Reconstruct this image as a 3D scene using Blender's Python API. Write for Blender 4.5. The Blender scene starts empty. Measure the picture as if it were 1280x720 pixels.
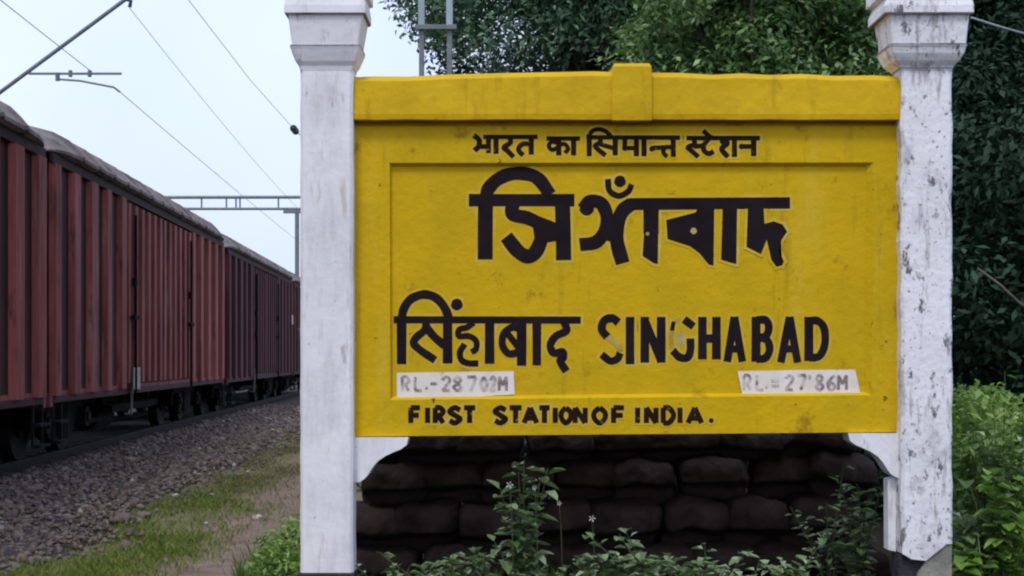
import bpy, bmesh, math, random
import numpy as np
from mathutils import Vector, Matrix

R = math.radians
random.seed(7)
rng = np.random.default_rng(7)
sc = bpy.context.scene
C = sc.collection

# ------------------------------------------------------------------ camera
F = 1900.0            # focal length in pixels of a 1280 wide frame
H = 1.42              # eye height
HY = 445.0            # image row of the horizon
cam = bpy.data.objects.new('camera', bpy.data.cameras.new('camera'))
C.objects.link(cam)
cam.location = (0, 0, H)
cam.rotation_euler = (R(90), 0, 0)
cam.data.sensor_width = 36
cam.data.lens = 36 * F / 1280
cam.data.shift_y = (HY - 360) / 1280
cam.data.clip_start = 0.1
cam.data.clip_end = 2000
sc.camera = cam

# ------------------------------------------------------------------ light
SUN_EL, SUN_AZ = R(58), R(200)      # azimuth clockwise from +Y (north)
world = bpy.data.worlds.new('World')
sc.world = world
world.use_nodes = True
wn = world.node_tree
bg = wn.nodes['Background']
sky = wn.nodes.new('ShaderNodeTexSky')
sky.sky_type = 'NISHITA'
sky.sun_disc = False
sky.sun_elevation = SUN_EL
sky.sun_rotation = SUN_AZ
sky.air_density = 1.0
sky.dust_density = 4.0
sky.ozone_density = 1.5
# thin even overcast: the blue of the clear sky is veiled by pale cloud
veil = wn.nodes.new('ShaderNodeMixRGB')
veil.inputs[0].default_value = 0.72
veil.inputs[2].default_value = (9.5, 10.8, 13.9, 1)
tcw = wn.nodes.new('ShaderNodeTexCoord')
cn = wn.nodes.new('ShaderNodeTexNoise')
cn.inputs['Scale'].default_value = 2.2
cn.inputs['Detail'].default_value = 4
cr = wn.nodes.new('ShaderNodeMapRange')
cr.inputs['From Min'].default_value = 0.3; cr.inputs['From Max'].default_value = 0.7
cr.inputs['To Min'].default_value = 0.62; cr.inputs['To Max'].default_value = 0.86
wn.links.new(tcw.outputs['Generated'], cn.inputs['Vector'])
wn.links.new(cn.outputs['Fac'], cr.inputs['Value'])
wn.links.new(cr.outputs['Result'], veil.inputs[0])
wn.links.new(sky.outputs[0], veil.inputs[1])
wn.links.new(veil.outputs[0], bg.inputs[0])
bg.inputs[1].default_value = 0.09

sun = bpy.data.objects.new('sun', bpy.data.lights.new('sun', 'SUN'))
C.objects.link(sun)
sun.data.energy = 1.3
sun.data.angle = R(14)
sun.data.color = (1.0, 0.97, 0.92)
sd = Vector((math.sin(SUN_AZ) * math.cos(SUN_EL), math.cos(SUN_AZ) * math.cos(SUN_EL), math.sin(SUN_EL)))
sun.rotation_euler = sd.to_track_quat('Z', 'Y').to_euler()

sc.view_settings.view_transform = 'Standard'
sc.view_settings.look = 'None'
sc.view_settings.gamma = 1
sc.view_settings.exposure = 0.30
sc.view_settings.use_curve_mapping = False
sc.render.engine = 'CYCLES'
sc.cycles.max_bounces = 6
sc.cycles.transparent_max_bounces = 6
sc.cycles.use_denoising = True
sc.cycles.pixel_filter_type = 'BLACKMAN_HARRIS'
sc.cycles.filter_width = 2.2

# ------------------------------------------------------------------ helpers
def P(px, py, Y):
    """photo pixel at a distance -> a real point"""
    return Vector(((px - 640) * Y / F, Y, H + (HY - py) * Y / F))

def tag(o, label=None, cat=None, group=None, kind=None):
    if label: o['label'] = label
    if cat: o['category'] = cat
    if group: o['group'] = group
    if kind: o['kind'] = kind
    return o

def empty(name, loc=(0, 0, 0), rz=0.0):
    o = bpy.data.objects.new(name, None)
    C.objects.link(o)
    o.location = loc
    o.rotation_euler = (0, 0, rz)
    o.empty_display_size = 0.2
    return o

def origin(o):
    v = Vector((0, 0, 0))
    while o is not None:
        v = v + Vector(o.location)
        o = o.parent
    return v

class MB:
    """collects shapes; build() links them as one mesh object"""
    def __init__(s):
        s.bm = bmesh.new()
    def box(s, a, b, bev=0.0, rot=None):
        a, b = Vector(a), Vector(b)
        c = (a + b) / 2
        d = b - a
        r = bmesh.ops.create_cube(s.bm, size=1.0)
        vs = r['verts']
        bmesh.ops.scale(s.bm, vec=(abs(d.x), abs(d.y), abs(d.z)), verts=vs)
        if bev > 0:
            es = list({e for v in vs for e in v.link_edges})
            q = bmesh.ops.bevel(s.bm, geom=es, offset=bev, segments=2, affect='EDGES', profile=0.6)
            vs = list({v for v in q['verts']} | {v for v in vs if v.is_valid})
        if rot is not None:
            bmesh.ops.rotate(s.bm, cent=(0, 0, 0), matrix=rot, verts=vs)
        bmesh.ops.translate(s.bm, vec=c, verts=vs)
        return vs
    def tube(s, pts, r, n=8, r2=None):
        pts = [Vector(p) for p in pts]
        rings = []
        m = len(pts)
        for i, p in enumerate(pts):
            t = (pts[min(i + 1, m - 1)] - pts[max(i - 1, 0)]).normalized()
            up = Vector((0, 0, 1)) if abs(t.z) < 0.9 else Vector((1, 0, 0))
            u = t.cross(up).normalized()
            v = t.cross(u)
            rr = r if r2 is None else r + (r2 - r) * i / (m - 1)
            rings.append([s.bm.verts.new(p + rr * (math.cos(2 * math.pi * k / n) * u + math.sin(2 * math.pi * k / n) * v)) for k in range(n)])
        for a, b in zip(rings, rings[1:]):
            for k in range(n):
                s.bm.faces.new((a[k], a[(k + 1) % n], b[(k + 1) % n], b[k]))
        s.bm.faces.new(rings[0][::-1])
        s.bm.faces.new(rings[-1])
    def disc(s, c, axis, r, w, n=20):
        axis = Vector(axis).normalized()
        s.tube([Vector(c) - axis * w / 2, Vector(c) + axis * w / 2], r, n)
    def prism(s, pts, y0, y1):
        """polygon in x,z extruded along y"""
        a = [s.bm.verts.new((x, y0, z)) for x, z in pts]
        b = [s.bm.verts.new((x, y1, z)) for x, z in pts]
        n = len(pts)
        s.bm.faces.new(a)
        s.bm.faces.new(b[::-1])
        for k in range(n):
            s.bm.faces.new((a[k], b[k], b[(k + 1) % n], a[(k + 1) % n]))
    def loft(s, loops, cap=True):
        rs = [[s.bm.verts.new(p) for p in L] for L in loops]
        n = len(rs[0])
        for a, b in zip(rs, rs[1:]):
            for k in range(n):
                s.bm.faces.new((a[k], a[(k + 1) % n], b[(k + 1) % n], b[k]))
        if cap:
            s.bm.faces.new(rs[0][::-1])
            s.bm.faces.new(rs[-1])
    def poly(s, pts):
        s.bm.faces.new([s.bm.verts.new(p) for p in pts])
    def build(s, name, m, parent=None, smooth=False, recalc=True):
        if recalc:
            bmesh.ops.recalc_face_normals(s.bm, faces=s.bm.faces)
        me = bpy.data.meshes.new(name)
        off = origin(parent) if parent is not None else Vector((0, 0, 0))
        for v in s.bm.verts:
            v.co -= off
        s.bm.to_mesh(me)
        s.bm.free()
        me.materials.append(m)
        if smooth:
            me.polygons.foreach_set('use_smooth', [True] * len(me.polygons))
        o = bpy.data.objects.new(name, me)
        C.objects.link(o)
        o.parent = parent
        return o

def np_mesh(name, V, Fc, m, parent=None):
    """V (n,3), Fc (k,q) faces with q corners"""
    off = origin(parent) if parent is not None else Vector((0, 0, 0))
    V = np.asarray(V, dtype=np.float32) - np.array(off, dtype=np.float32)
    me = bpy.data.meshes.new(name)
    k, q = Fc.shape
    me.vertices.add(len(V))
    me.vertices.foreach_set('co', V.ravel())
    me.loops.add(k * q)
    me.loops.foreach_set('vertex_index', Fc.astype(np.int32).ravel())
    me.polygons.add(k)
    me.polygons.foreach_set('loop_start', np.arange(0, k * q, q, dtype=np.int32))
    me.update(calc_edges=True)
    me.materials.append(m)
    o = bpy.data.objects.new(name, me)
    C.objects.link(o)
    o.parent = parent
    return o

def copy_tree(o, parent=None):
    c = o.copy()
    C.objects.link(c)
    c.parent = parent
    for ch in list(o.children):
        copy_tree(ch, c)
    return c

# ------------------------------------------------------------------ materials
def mat(name, col, rough=0.8, vary=0.25, scale=3.0, col2=None, spots=None, bump=0.0, bscale=40.0, metal=0.0, spec=0.3, stretch=(1, 1, 1), detail=6):
    """noise-varied surface; spots = (colour, scale, threshold, softness)"""
    m = bpy.data.materials.new(name)
    m.use_nodes = True
    nt = m.node_tree
    b = nt.nodes['Principled BSDF']
    b.inputs['Roughness'].default_value = rough
    b.inputs['Metallic'].default_value = metal
    b.inputs['Specular IOR Level'].default_value = spec
    tc = nt.nodes.new('ShaderNodeTexCoord')
    mp = nt.nodes.new('ShaderNodeMapping')
    mp.inputs['Scale'].default_value = stretch
    nt.links.new(tc.outputs['Object'], mp.inputs['Vector'])
    n = nt.nodes.new('ShaderNodeTexNoise')
    n.inputs['Scale'].default_value = scale
    n.inputs['Detail'].default_value = detail
    n.inputs['Roughness'].default_value = 0.62
    nt.links.new(mp.outputs['Vector'], n.inputs['Vector'])
    rmp = nt.nodes.new('ShaderNodeValToRGB')
    c1 = [max(0, x * (1 - vary)) for x in col]
    c2 = col2 if col2 else [min(1, x * (1 + vary)) for x in col]
    rmp.color_ramp.elements[0].position = 0.33
    rmp.color_ramp.elements[1].position = 0.67
    rmp.color_ramp.elements[0].color = (*c1, 1)
    rmp.color_ramp.elements[1].color = (*c2, 1)
    nt.links.new(n.outputs['Fac'], rmp.inputs['Fac'])
    out = rmp.outputs['Color']
    for sp in (spots or []):
        scol, ss, th, soft = sp[:4]
        sn = nt.nodes.new('ShaderNodeTexNoise')
        sn.inputs['Scale'].default_value = ss
        sn.inputs['Detail'].default_value = 8
        sn.inputs['Roughness'].default_value = 0.65
        if len(sp) > 4:
            mp2 = nt.nodes.new('ShaderNodeMapping')
            mp2.inputs['Scale'].default_value = sp[4]
            mp2.inputs['Location'].default_value = (3.1 * ss, 1.7, 0.4 * ss)
            nt.links.new(tc.outputs['Object'], mp2.inputs['Vector'])
            nt.links.new(mp2.outputs['Vector'], sn.inputs['Vector'])
        else:
            nt.links.new(tc.outputs['Object'], sn.inputs['Vector'])
        r = nt.nodes.new('ShaderNodeMapRange')
        r.inputs['From Min'].default_value = th
        r.inputs['From Max'].default_value = th + soft
        nt.links.new(sn.outputs['Fac'], r.inputs['Value'])
        mx = nt.nodes.new('ShaderNodeMixRGB')
        nt.links.new(r.outputs['Result'], mx.inputs[0])
        nt.links.new(out, mx.inputs[1])
        mx.inputs[2].default_value = (*scol, 1)
        out = mx.outputs[0]
    nt.links.new(out, b.inputs['Base Color'])
    if bump > 0:
        bn = nt.nodes.new('ShaderNodeTexNoise')
        bn.inputs['Scale'].default_value = bscale
        bn.inputs['Detail'].default_value = 6
        nt.links.new(tc.outputs['Object'], bn.inputs['Vector'])
        bp = nt.nodes.new('ShaderNodeBump')
        bp.inputs['Strength'].default_value = bump
        bp.inputs['Distance'].default_value = 0.02
        nt.links.new(bn.outputs['Fac'], bp.inputs['Height'])
        nt.links.new(bp.outputs['Normal'], b.inputs['Normal'])
    return m

def leaf_mat(name, cols, rough=0.5, trans=0.25, spec=0.4, clump=2.0):
    m = bpy.data.materials.new(name)
    m.use_nodes = True
    nt = m.node_tree
    b = nt.nodes['Principled BSDF']
    b.inputs['Roughness'].default_value = rough
    b.inputs['Specular IOR Level'].default_value = spec
    g = nt.nodes.new('ShaderNodeNewGeometry')
    rmp = nt.nodes.new('ShaderNodeValToRGB')
    els = rmp.color_ramp.elements
    els[0].color = (*cols[0], 1)
    els[1].color = (*cols[-1], 1)
    for i, c in enumerate(cols[1:-1]):
        e = els.new((i + 1) / (len(cols) - 1))
        e.color = (*c, 1)
    tc = nt.nodes.new('ShaderNodeTexCoord')
    cn_ = nt.nodes.new('ShaderNodeTexNoise')
    cn_.inputs['Scale'].default_value = clump
    cn_.inputs['Detail'].default_value = 3
    nt.links.new(tc.outputs['Object'], cn_.inputs['Vector'])
    ad = nt.nodes.new('ShaderNodeMath'); ad.operation = 'MULTIPLY_ADD'
    ad.inputs[1].default_value = 0.55
    mr = nt.nodes.new('ShaderNodeMapRange')
    mr.inputs['From Min'].default_value = 0.35; mr.inputs['From Max'].default_value = 0.65
    mr.inputs['To Max'].default_value = 0.5
    nt.links.new(cn_.outputs['Fac'], mr.inputs['Value'])
    nt.links.new(g.outputs['Random Per Island'], ad.inputs[0])
    nt.links.new(mr.outputs['Result'], ad.inputs[2])
    nt.links.new(ad.outputs[0], rmp.inputs['Fac'])
    nt.links.new(rmp.outputs['Color'], b.inputs['Base Color'])
    t = nt.nodes.new('ShaderNodeBsdfTranslucent')
    nt.links.new(rmp.outputs['Color'], t.inputs['Color'])
    mx = nt.nodes.new('ShaderNodeMixShader')
    mx.inputs[0].default_value = trans
    nt.links.new(b.outputs[0], mx.inputs[1])
    nt.links.new(t.outputs[0], mx.inputs[2])
    nt.links.new(mx.outputs[0], nt.nodes['Material Output'].inputs['Surface'])
    return m

M = {}
M['yellow'] = mat('yellow_paint', (0.59, 0.368, 0.002), 0.65, 0.09, 2.6, spec=0.15, col2=(0.64, 0.40, 0.004),
                  spots=[((0.49, 0.335, 0.005), 1.7, 0.46, 0.25), ((0.60, 0.41, 0.03), 5.0, 0.57, 0.2, (1.2, 1, 0.12)), ((0.36, 0.235, 0.008), 8.0, 0.60, 0.15, (1, 1, 0.10)), ((0.30, 0.155, 0.006), 5.5, 0.60, 0.12), ((0.12, 0.065, 0.012), 12.0, 0.665, 0.04)],
                  bump=0.25, bscale=24)
M['yellow_cap'] = mat('yellow_paint_mossy', (0.57, 0.355, 0.004), 0.65, 0.12, 2.4, spec=0.15, col2=(0.66, 0.42, 0.010),
                  spots=[((0.22, 0.19, 0.015), 6.0, 0.63, 0.12), ((0.62, 0.44, 0.10), 5.0, 0.66, 0.08), ((0.36, 0.22, 0.008), 7.0, 0.58, 0.16, (1, 1, 0.15))], bump=0.3, bscale=16)
M['white'] = mat('whitewash', (0.77, 0.76, 0.79), 0.85, 0.06, 3.0, col2=(0.83, 0.81, 0.84),
                 spots=[((0.52, 0.49, 0.51), 3.0, 0.50, 0.25, (1.4, 1, 0.5)), ((0.56, 0.52, 0.50), 9.0, 0.56, 0.12, (1.5, 1, 0.25)), ((0.22, 0.21, 0.22), 26.0, 0.665, 0.05), ((0.40, 0.37, 0.40), 9.0, 0.62, 0.08, (1.5, 1, 0.4))], bump=0.15, bscale=25)
M['white_worn'] = mat('whitewash_flaking', (0.77, 0.76, 0.79), 0.85, 0.08, 3.0, col2=(0.83, 0.81, 0.84),
                 spots=[((0.45, 0.42, 0.45), 5.0, 0.56, 0.15), ((0.15, 0.14, 0.15), 17.0, 0.59, 0.06, (1, 1, 0.6)), ((0.42, 0.39, 0.40), 11.0, 0.55, 0.10, (1.5, 1, 0.25)), ((0.20, 0.185, 0.19), 6.0, 0.62, 0.03, (1.3, 1, 0.6)), ((0.20, 0.19, 0.20), 34.0, 0.60, 0.06)], bump=0.3, bscale=25)
M['ink_ghost'] = mat('ghost_of_lettering', (0.36, 0.24, 0.03), 0.8, 0.2, 12.0, col2=(0.50, 0.37, 0.09))
M['mould'] = mat('mould_line', (0.16, 0.15, 0.17), 0.9, 0.4, 12.0, col2=(0.34, 0.32, 0.35))
M['ink'] = mat('black_lettering_paint', (0.014, 0.009, 0.012), 0.85, 0.3, 6.0, spec=0.1,
               spots=[((0.26, 0.20, 0.06), 16.0, 0.75, 0.05)])
M['ink_worn'] = mat('worn_lettering_paint', (0.016, 0.008, 0.006), 0.85, 0.3, 6.0, spec=0.1,
               spots=[((0.28, 0.21, 0.08), 22.0, 0.62, 0.08)])
M['ink_faint'] = mat('faint_lettering_paint', (0.20, 0.155, 0.16), 0.7, 0.3, 6.0,
               spots=[((0.62, 0.53, 0.46), 16.0, 0.43, 0.16)])
M['ground_concrete'] = mat('bare_concrete', (0.24, 0.235, 0.20), 0.9, 0.25, 8.0, bump=0.4)
M['dark_stone'] = mat('dark_stone_plinth', (0.035, 0.033, 0.04), 0.9, 0.4, 6.0, bump=0.5)
M['block'] = mat('dark_block', (0.020, 0.011, 0.010), 0.9, 0.45, 3.0, col2=(0.040, 0.023, 0.021), spots=[((0.065, 0.055, 0.06), 7.0, 0.60, 0.12), ((0.02, 0.035, 0.012), 5.0, 0.62, 0.1)], bump=1.0, bscale=16)

M['halo'] = mat('pale_overpaint', (0.59, 0.375, 0.008), 0.7, 0.0, 9.0, spec=0.15, col2=(0.60, 0.44, 0.075),
                spots=[((0.58, 0.365, 0.004), 5.0, 0.44, 0.14)])
M['faded'] = mat('faded_letter_patch', (0.40, 0.29, 0.05), 0.8, 0.25, 12.0, col2=(0.50, 0.40, 0.20))
M['plate'] = mat('white_plate_paint', (0.76, 0.69, 0.61), 0.7, 0.06, 9.0, col2=(0.82, 0.75, 0.71), spots=[((0.52, 0.38, 0.12), 14.0, 0.63, 0.08)])

ST = (1, 1, 0.12)      # vertical streaks
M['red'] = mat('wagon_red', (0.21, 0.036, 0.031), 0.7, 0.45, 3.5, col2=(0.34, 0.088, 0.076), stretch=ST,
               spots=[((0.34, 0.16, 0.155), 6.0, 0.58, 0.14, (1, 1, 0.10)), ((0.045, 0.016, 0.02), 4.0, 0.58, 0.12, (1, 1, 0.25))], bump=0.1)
M['red_deep'] = mat('wagon_red_recess_shade', (0.022, 0.005, 0.008), 0.75, 0.4, 3.5, col2=(0.05, 0.011, 0.016), stretch=ST, bump=0.1)  # near-black red paints recess and eave shade into panels and rails
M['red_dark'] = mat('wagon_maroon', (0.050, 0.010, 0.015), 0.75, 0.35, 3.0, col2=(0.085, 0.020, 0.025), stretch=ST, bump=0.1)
M['roof'] = mat('wagon_roof_grey', (0.12, 0.10, 0.11), 0.7, 0.4, 2.0, col2=(0.25, 0.205, 0.20),
               spots=[((0.17, 0.115, 0.08), 2.2, 0.56, 0.12), ((0.04, 0.035, 0.045), 3.0, 0.58, 0.1)], bump=0.15)
M['under'] = mat('undergear_grime', (0.007, 0.006, 0.007), 0.9, 0.4, 5.0, spec=0.15, col2=(0.014, 0.012, 0.014), bump=0.2)
M['wheel'] = mat('wheel_steel', (0.012, 0.010, 0.011), 0.8, 0.4, 6.0, spec=0.15, col2=(0.028, 0.024, 0.025))
M['worn_steel'] = mat('worn_steel', (0.16, 0.15, 0.155), 0.5, 0.3, 8.0, metal=0.3)
M['rail'] = mat('rail_steel', (0.018, 0.014, 0.014), 0.7, 0.3, 8.0, spec=0.15)
M['sleeper'] = mat('concrete_sleeper', (0.13, 0.12, 0.12), 0.9, 0.3, 6.0, bump=0.3)
M['galv'] = mat('galvanised_steel', (0.16, 0.18, 0.19), 0.55, 0.2, 6.0, metal=0.2)
M['galv_light'] = mat('pale_galvanised_steel', (0.30, 0.37, 0.39), 0.6, 0.2, 5.0)
M['wire'] = mat('weathered_copper_wire', (0.34, 0.38, 0.42), 0.6, 0.2, 4.0)
M['ceramic'] = mat('dark_ceramic', (0.03, 0.03, 0.035), 0.35, 0.2, 6.0)
M['pale_mark'] = mat('pale_chalk_paint', (0.42, 0.36, 0.38), 0.8, 0.3, 12.0)
M['gravel'] = None
M['bark'] = mat('bark', (0.055, 0.042, 0.032), 0.9, 0.4, 6.0, bump=0.8, bscale=25, stretch=(1, 1, 0.25))
M['bark_pale'] = mat('pale_bark', (0.10, 0.095, 0.085), 0.9, 0.3, 6.0, bump=0.5)
M['stem'] = mat('green_stem', (0.06, 0.075, 0.03), 0.7, 0.3, 8.0)
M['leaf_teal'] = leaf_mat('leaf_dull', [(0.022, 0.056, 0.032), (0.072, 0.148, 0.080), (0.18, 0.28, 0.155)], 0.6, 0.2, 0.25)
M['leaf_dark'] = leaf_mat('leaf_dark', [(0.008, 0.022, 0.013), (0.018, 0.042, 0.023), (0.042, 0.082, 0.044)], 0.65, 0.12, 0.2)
M['leaf_mid'] = leaf_mat('leaf_mid', [(0.022, 0.055, 0.016), (0.10, 0.20, 0.056), (0.29, 0.42, 0.16)], 0.45, 0.25)
M['leaf_bright'] = leaf_mat('leaf_bright', [(0.06, 0.14, 0.018), (0.17, 0.31, 0.045), (0.38, 0.50, 0.18)], 0.5, 0.35)
M['leaf_green'] = leaf_mat('leaf_green', [(0.03, 0.07, 0.012), (0.09, 0.16, 0.025), (0.18, 0.24, 0.06)], 0.5, 0.3)
M['leaf_plant'] = leaf_mat('leaf_plant', [(0.05, 0.10, 0.03), (0.15, 0.23, 0.09), (0.46, 0.54, 0.38)], 0.4, 0.25, 0.5)
M['grass'] = leaf_mat('grass_green', [(0.10, 0.15, 0.025), (0.18, 0.25, 0.045), (0.28, 0.30, 0.09)], 0.6, 0.3, 0.2)
M['grass_dry'] = leaf_mat('grass_olive', [(0.12, 0.105, 0.06), (0.19, 0.17, 0.085), (0.24, 0.21, 0.13)], 0.7, 0.3, 0.2)
M['gravel'] = leaf_mat('ballast_stone', [(0.060, 0.046, 0.045), (0.13, 0.10, 0.10), (0.19, 0.155, 0.145), (0.09, 0.065, 0.06), (0.17, 0.13, 0.10), (0.085, 0.068, 0.07), (0.34, 0.30, 0.28)], 0.85, 0.0, 0.2)
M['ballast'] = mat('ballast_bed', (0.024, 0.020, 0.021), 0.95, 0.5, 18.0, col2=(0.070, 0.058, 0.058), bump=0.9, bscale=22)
M['pale_petal'] = mat('pale_petal', (0.62, 0.62, 0.58), 0.7, 0.1, 8.0)
M['stone'] = mat('pale_stone', (0.42, 0.40, 0.38), 0.9, 0.2, 8.0, bump=0.4)

# track geometry: face line of the train, X = TX - TK * Y
TX, TK = -4.17, 0.047
TANG = math.atan(TK)
RAILZ = 0.22
def face_x(Y):
    return TX - TK * Y

# ------------------------------------------------------------------ ground
def ground_mat():
    m = bpy.data.materials.new('trackside_earth')
    m.use_nodes = True
    nt = m.node_tree
    b = nt.nodes['Principled BSDF']
    b.inputs['Roughness'].default_value = 0.95
    b.inputs['Specular IOR Level'].default_value = 0.15
    tc = nt.nodes.new('ShaderNodeTexCoord')
    def noise(s, d=6):
        n = nt.nodes.new('ShaderNodeTexNoise')
        n.inputs['Scale'].default_value = s
        n.inputs['Detail'].default_value = d
        nt.links.new(tc.outputs['Object'], n.inputs['Vector'])
        return n.outputs['Fac']
    def math_(op, a, bb=None):
        n = nt.nodes.new('ShaderNodeMath')
        n.operation = op
        for i, v in enumerate((a, bb)):
            if v is None: continue
            if isinstance(v, (int, float)): n.inputs[i].default_value = v
            else: nt.links.new(v, n.inputs[i])
        return n.outputs[0]
    def rng_(v, a, bb):
        n = nt.nodes.new('ShaderNodeMapRange')
        n.inputs['From Min'].default_value = a
        n.inputs['From Max'].default_value = bb
        nt.links.new(v, n.inputs['Value'])
        return n.outputs['Result']
    def mix(f, a, bb):
        n = nt.nodes.new('ShaderNodeMixRGB')
        nt.links.new(f, n.inputs[0])
        for i, v in ((1, a), (2, bb)):
            if isinstance(v, tuple): n.inputs[i].default_value = (*v, 1)
            else: nt.links.new(v, n.inputs[i])
        return n.outputs[0]
    sx = nt.nodes.new('ShaderNodeSeparateXYZ')
    nt.links.new(tc.outputs['Object'], sx.inputs[0])
    u = math_('ADD', math_('SUBTRACT', sx.outputs['X'], TX), math_('MULTIPLY', sx.outputs['Y'], TK))
    u = math_('ADD', u, math_('MULTIPLY', math_('SUBTRACT', noise(1.3), 0.5), 0.7))
    grass = mix(rng_(noise(5.0), 0.35, 0.65), (0.085, 0.095, 0.035), (0.17, 0.15, 0.075))
    grass = mix(rng_(noise(1.1), 0.45, 0.62), grass, (0.19, 0.16, 0.105))
    dirt = mix(rng_(noise(4.0), 0.3, 0.7), (0.15, 0.105, 0.085), (0.24, 0.18, 0.145))
    # foot path: a band of worn earth alongside the line
    band = math_('MULTIPLY', rng_(u, 2.05, 2.35), math_('SUBTRACT', 1.0, rng_(u, 2.85, 3.2)))
    base = mix(band, grass, dirt)
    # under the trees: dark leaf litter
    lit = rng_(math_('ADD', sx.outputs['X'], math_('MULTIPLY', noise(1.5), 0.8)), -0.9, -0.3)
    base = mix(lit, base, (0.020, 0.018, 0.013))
    nt.links.new(base, b.inputs['Base Color'])
    bp = nt.nodes.new('ShaderNodeBump')
    bp.inputs['Strength'].default_value = 0.7
    bp.inputs['Distance'].default_value = 0.03
    nt.links.new(noise(16.0, 8), bp.inputs['Height'])
    nt.links.new(bp.outputs['Normal'], b.inputs['Normal'])
    return m

def axis(lo, a, b, hi, step):
    mid = np.arange(a, b + 1e-6, step)
    left = a - np.geomspace(step, a - lo, 14)[::-1]
    right = b + np.geomspace(step, hi - b, 14)
    return np.concatenate([left, mid, right])
gx = axis(-500, -6.0, 5.0, 500, 0.22)
gy = axis(-500, 5.0, 32.0, 900, 0.3)
GX, GY = np.meshgrid(gx, gy)
GZ = 0.02 * np.sin(GX * 2.1 + 1.3 * np.sin(GY * 0.9)) + 0.015 * np.sin(GY * 1.7 + GX) - 0.01
nx = len(gx)
idx = np.arange(len(gx) * len(gy)).reshape(len(gy), nx)
Fq = np.stack([idx[:-1, :-1], idx[:-1, 1:], idx[1:, 1:], idx[1:, :-1]], -1).reshape(-1, 4)
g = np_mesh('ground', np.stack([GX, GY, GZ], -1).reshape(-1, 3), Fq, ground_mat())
tag(g, kind='structure')
def gz(x, y):
    return 0.02 * math.sin(x * 2.1 + 1.3 * math.sin(y * 0.9)) + 0.015 * math.sin(y * 1.7 + x) - 0.01

# ballast bank
prof = [(-5.6, -0.06), (-4.3, 0.10), (-0.55, 0.10), (-0.30, 0.165), (0.25, 0.165), (0.65, 0.12), (1.05, 0.045), (1.50, -0.05)]
ys = np.concatenate([np.arange(1.0, 34, 0.5), np.arange(34, 120, 4.0)])
V = []
for y in ys:
    for u, z in prof:
        j = 0.02 * math.sin(y * 3.1 + u * 5) + 0.015 * math.sin(y * 7.7 + u * 2)
        V.append((face_x(y) + u + (0.12 * math.sin(y * 1.3) + 0.07 * math.sin(y * 3.7) if u > 1 else 0), y, z + j * 0.6))
k = len(prof)
ii = np.arange(len(V)).reshape(len(ys), k)
Fb = np.stack([ii[:-1, :-1], ii[:-1, 1:], ii[1:, 1:], ii[1:, :-1]], -1).reshape(-1, 4)
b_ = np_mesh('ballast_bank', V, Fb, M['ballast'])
tag(b_, kind='structure')

# loose ballast stones
ico = bmesh.new()
bmesh.ops.create_icosphere(ico, subdivisions=1, radius=1.0)
IV = np.array([v.co[:] for v in ico.verts])
IF = np.array([[v.index for v in f.verts] for f in ico.faces])
ico.free()
def stones(pos, size, seed=1, flat=0.75):
    r = np.random.default_rng(seed)
    n = len(pos)
    jit = 1 + 0.32 * r.standard_normal((n, len(IV), 1)).clip(-1.2, 1.2)
    sc_ = size[:, None, None] * r.uniform(0.6, 1.15, (n, 1, 3)) * np.array([1, 1, flat])
    v = IV[None] * jit * sc_
    a = r.uniform(0, 6.28, n)
    ca, sa = np.cos(a), np.sin(a)
    x = v[..., 0] * ca[:, None] - v[..., 1] * sa[:, None]
    y = v[..., 0] * sa[:, None] + v[..., 1] * ca[:, None]
    v = np.stack([x, y, v[..., 2]], -1) + pos[:, None, :]
    f = IF[None] + (np.arange(n) * len(IV))[:, None, None]
    return v.reshape(-1, 3), f.reshape(-1, 3)
n = 24000
Y = 8.5 + (rng.random(n) ** 1.7) * 30
u = rng.uniform(-0.5, 1.9, n)
keep = rng.random(n) < np.clip((u + 0.5) / 0.3, 0.02, 1) * np.where(u > 1.25, np.exp(-(u - 1.25) * 5.0), 1.0)
Y, u = Y[keep], u[keep]
X = TX - TK * Y + u
Z = np.interp(u, [p[0] for p in prof], [max(p[1], 0) for p in prof]) + rng.uniform(-0.01, 0.025, len(u))
sz = np.clip(rng.lognormal(math.log(0.020), 0.42, len(u)), 0.009, 0.065) * np.interp(Y, [9, 35], [0.95, 1.5])
v, f = stones(np.stack([X, Y, Z], -1), sz, 3)
tag(np_mesh('gravel', v, f, M['gravel']), 'purple grey crushed stone spread beside the rails', 'gravel', kind='stuff')

# grass strip
def blades(pos, hgt, wid, seed, name, m, label):
    r = np.random.default_rng(seed)
    n = len(pos)
    a = r.uniform(0, 6.28, n)
    lean = r.uniform(0.1, 0.9, n) * hgt
    la = r.uniform(0, 6.28, n)
    dx, dy = np.cos(a) * wid, np.sin(a) * wid
    v = np.zeros((n, 4, 3))
    v[:, 0] = pos + np.stack([-dx, -dy, np.zeros(n)], -1)
    v[:, 1] = pos + np.stack([dx, dy, np.zeros(n)], -1)
    mid = pos + np.stack([np.cos(la) * lean * .35, np.sin(la) * lean * .35, hgt * .62], -1)
    v[:, 2] = mid + np.stack([dx, dy, np.zeros(n)], -1) * .7
    v[:, 3] = pos + np.stack([np.cos(la) * lean, np.sin(la) * lean, hgt], -1)
    f = np.arange(n * 4).reshape(n, 4)
    return tag(np_mesh(name, v.reshape(-1, 3), f, m), label, 'grass', kind='stuff')
n = 42000
Y = 8.6 + rng.random(n) ** 1.5 * 24
u = rng.normal(1.86, 0.36, n)
clump = np.sin(Y * 2.3 + u * 3.0) + np.sin(Y * 0.9 - u * 4 + 1) + 0.9 * rng.standard_normal(n)
green = (Y < 15.5 + 2 * rng.standard_normal(n)) & (clump > -0.6)
dry = (~green) & (clump > 0.1)
X = TX - TK * Y + u
Z = np.array([gz(x, y) for x, y in zip(X, Y)]) + 0.0
Pp = np.stack([X, Y, Z], -1)
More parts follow.
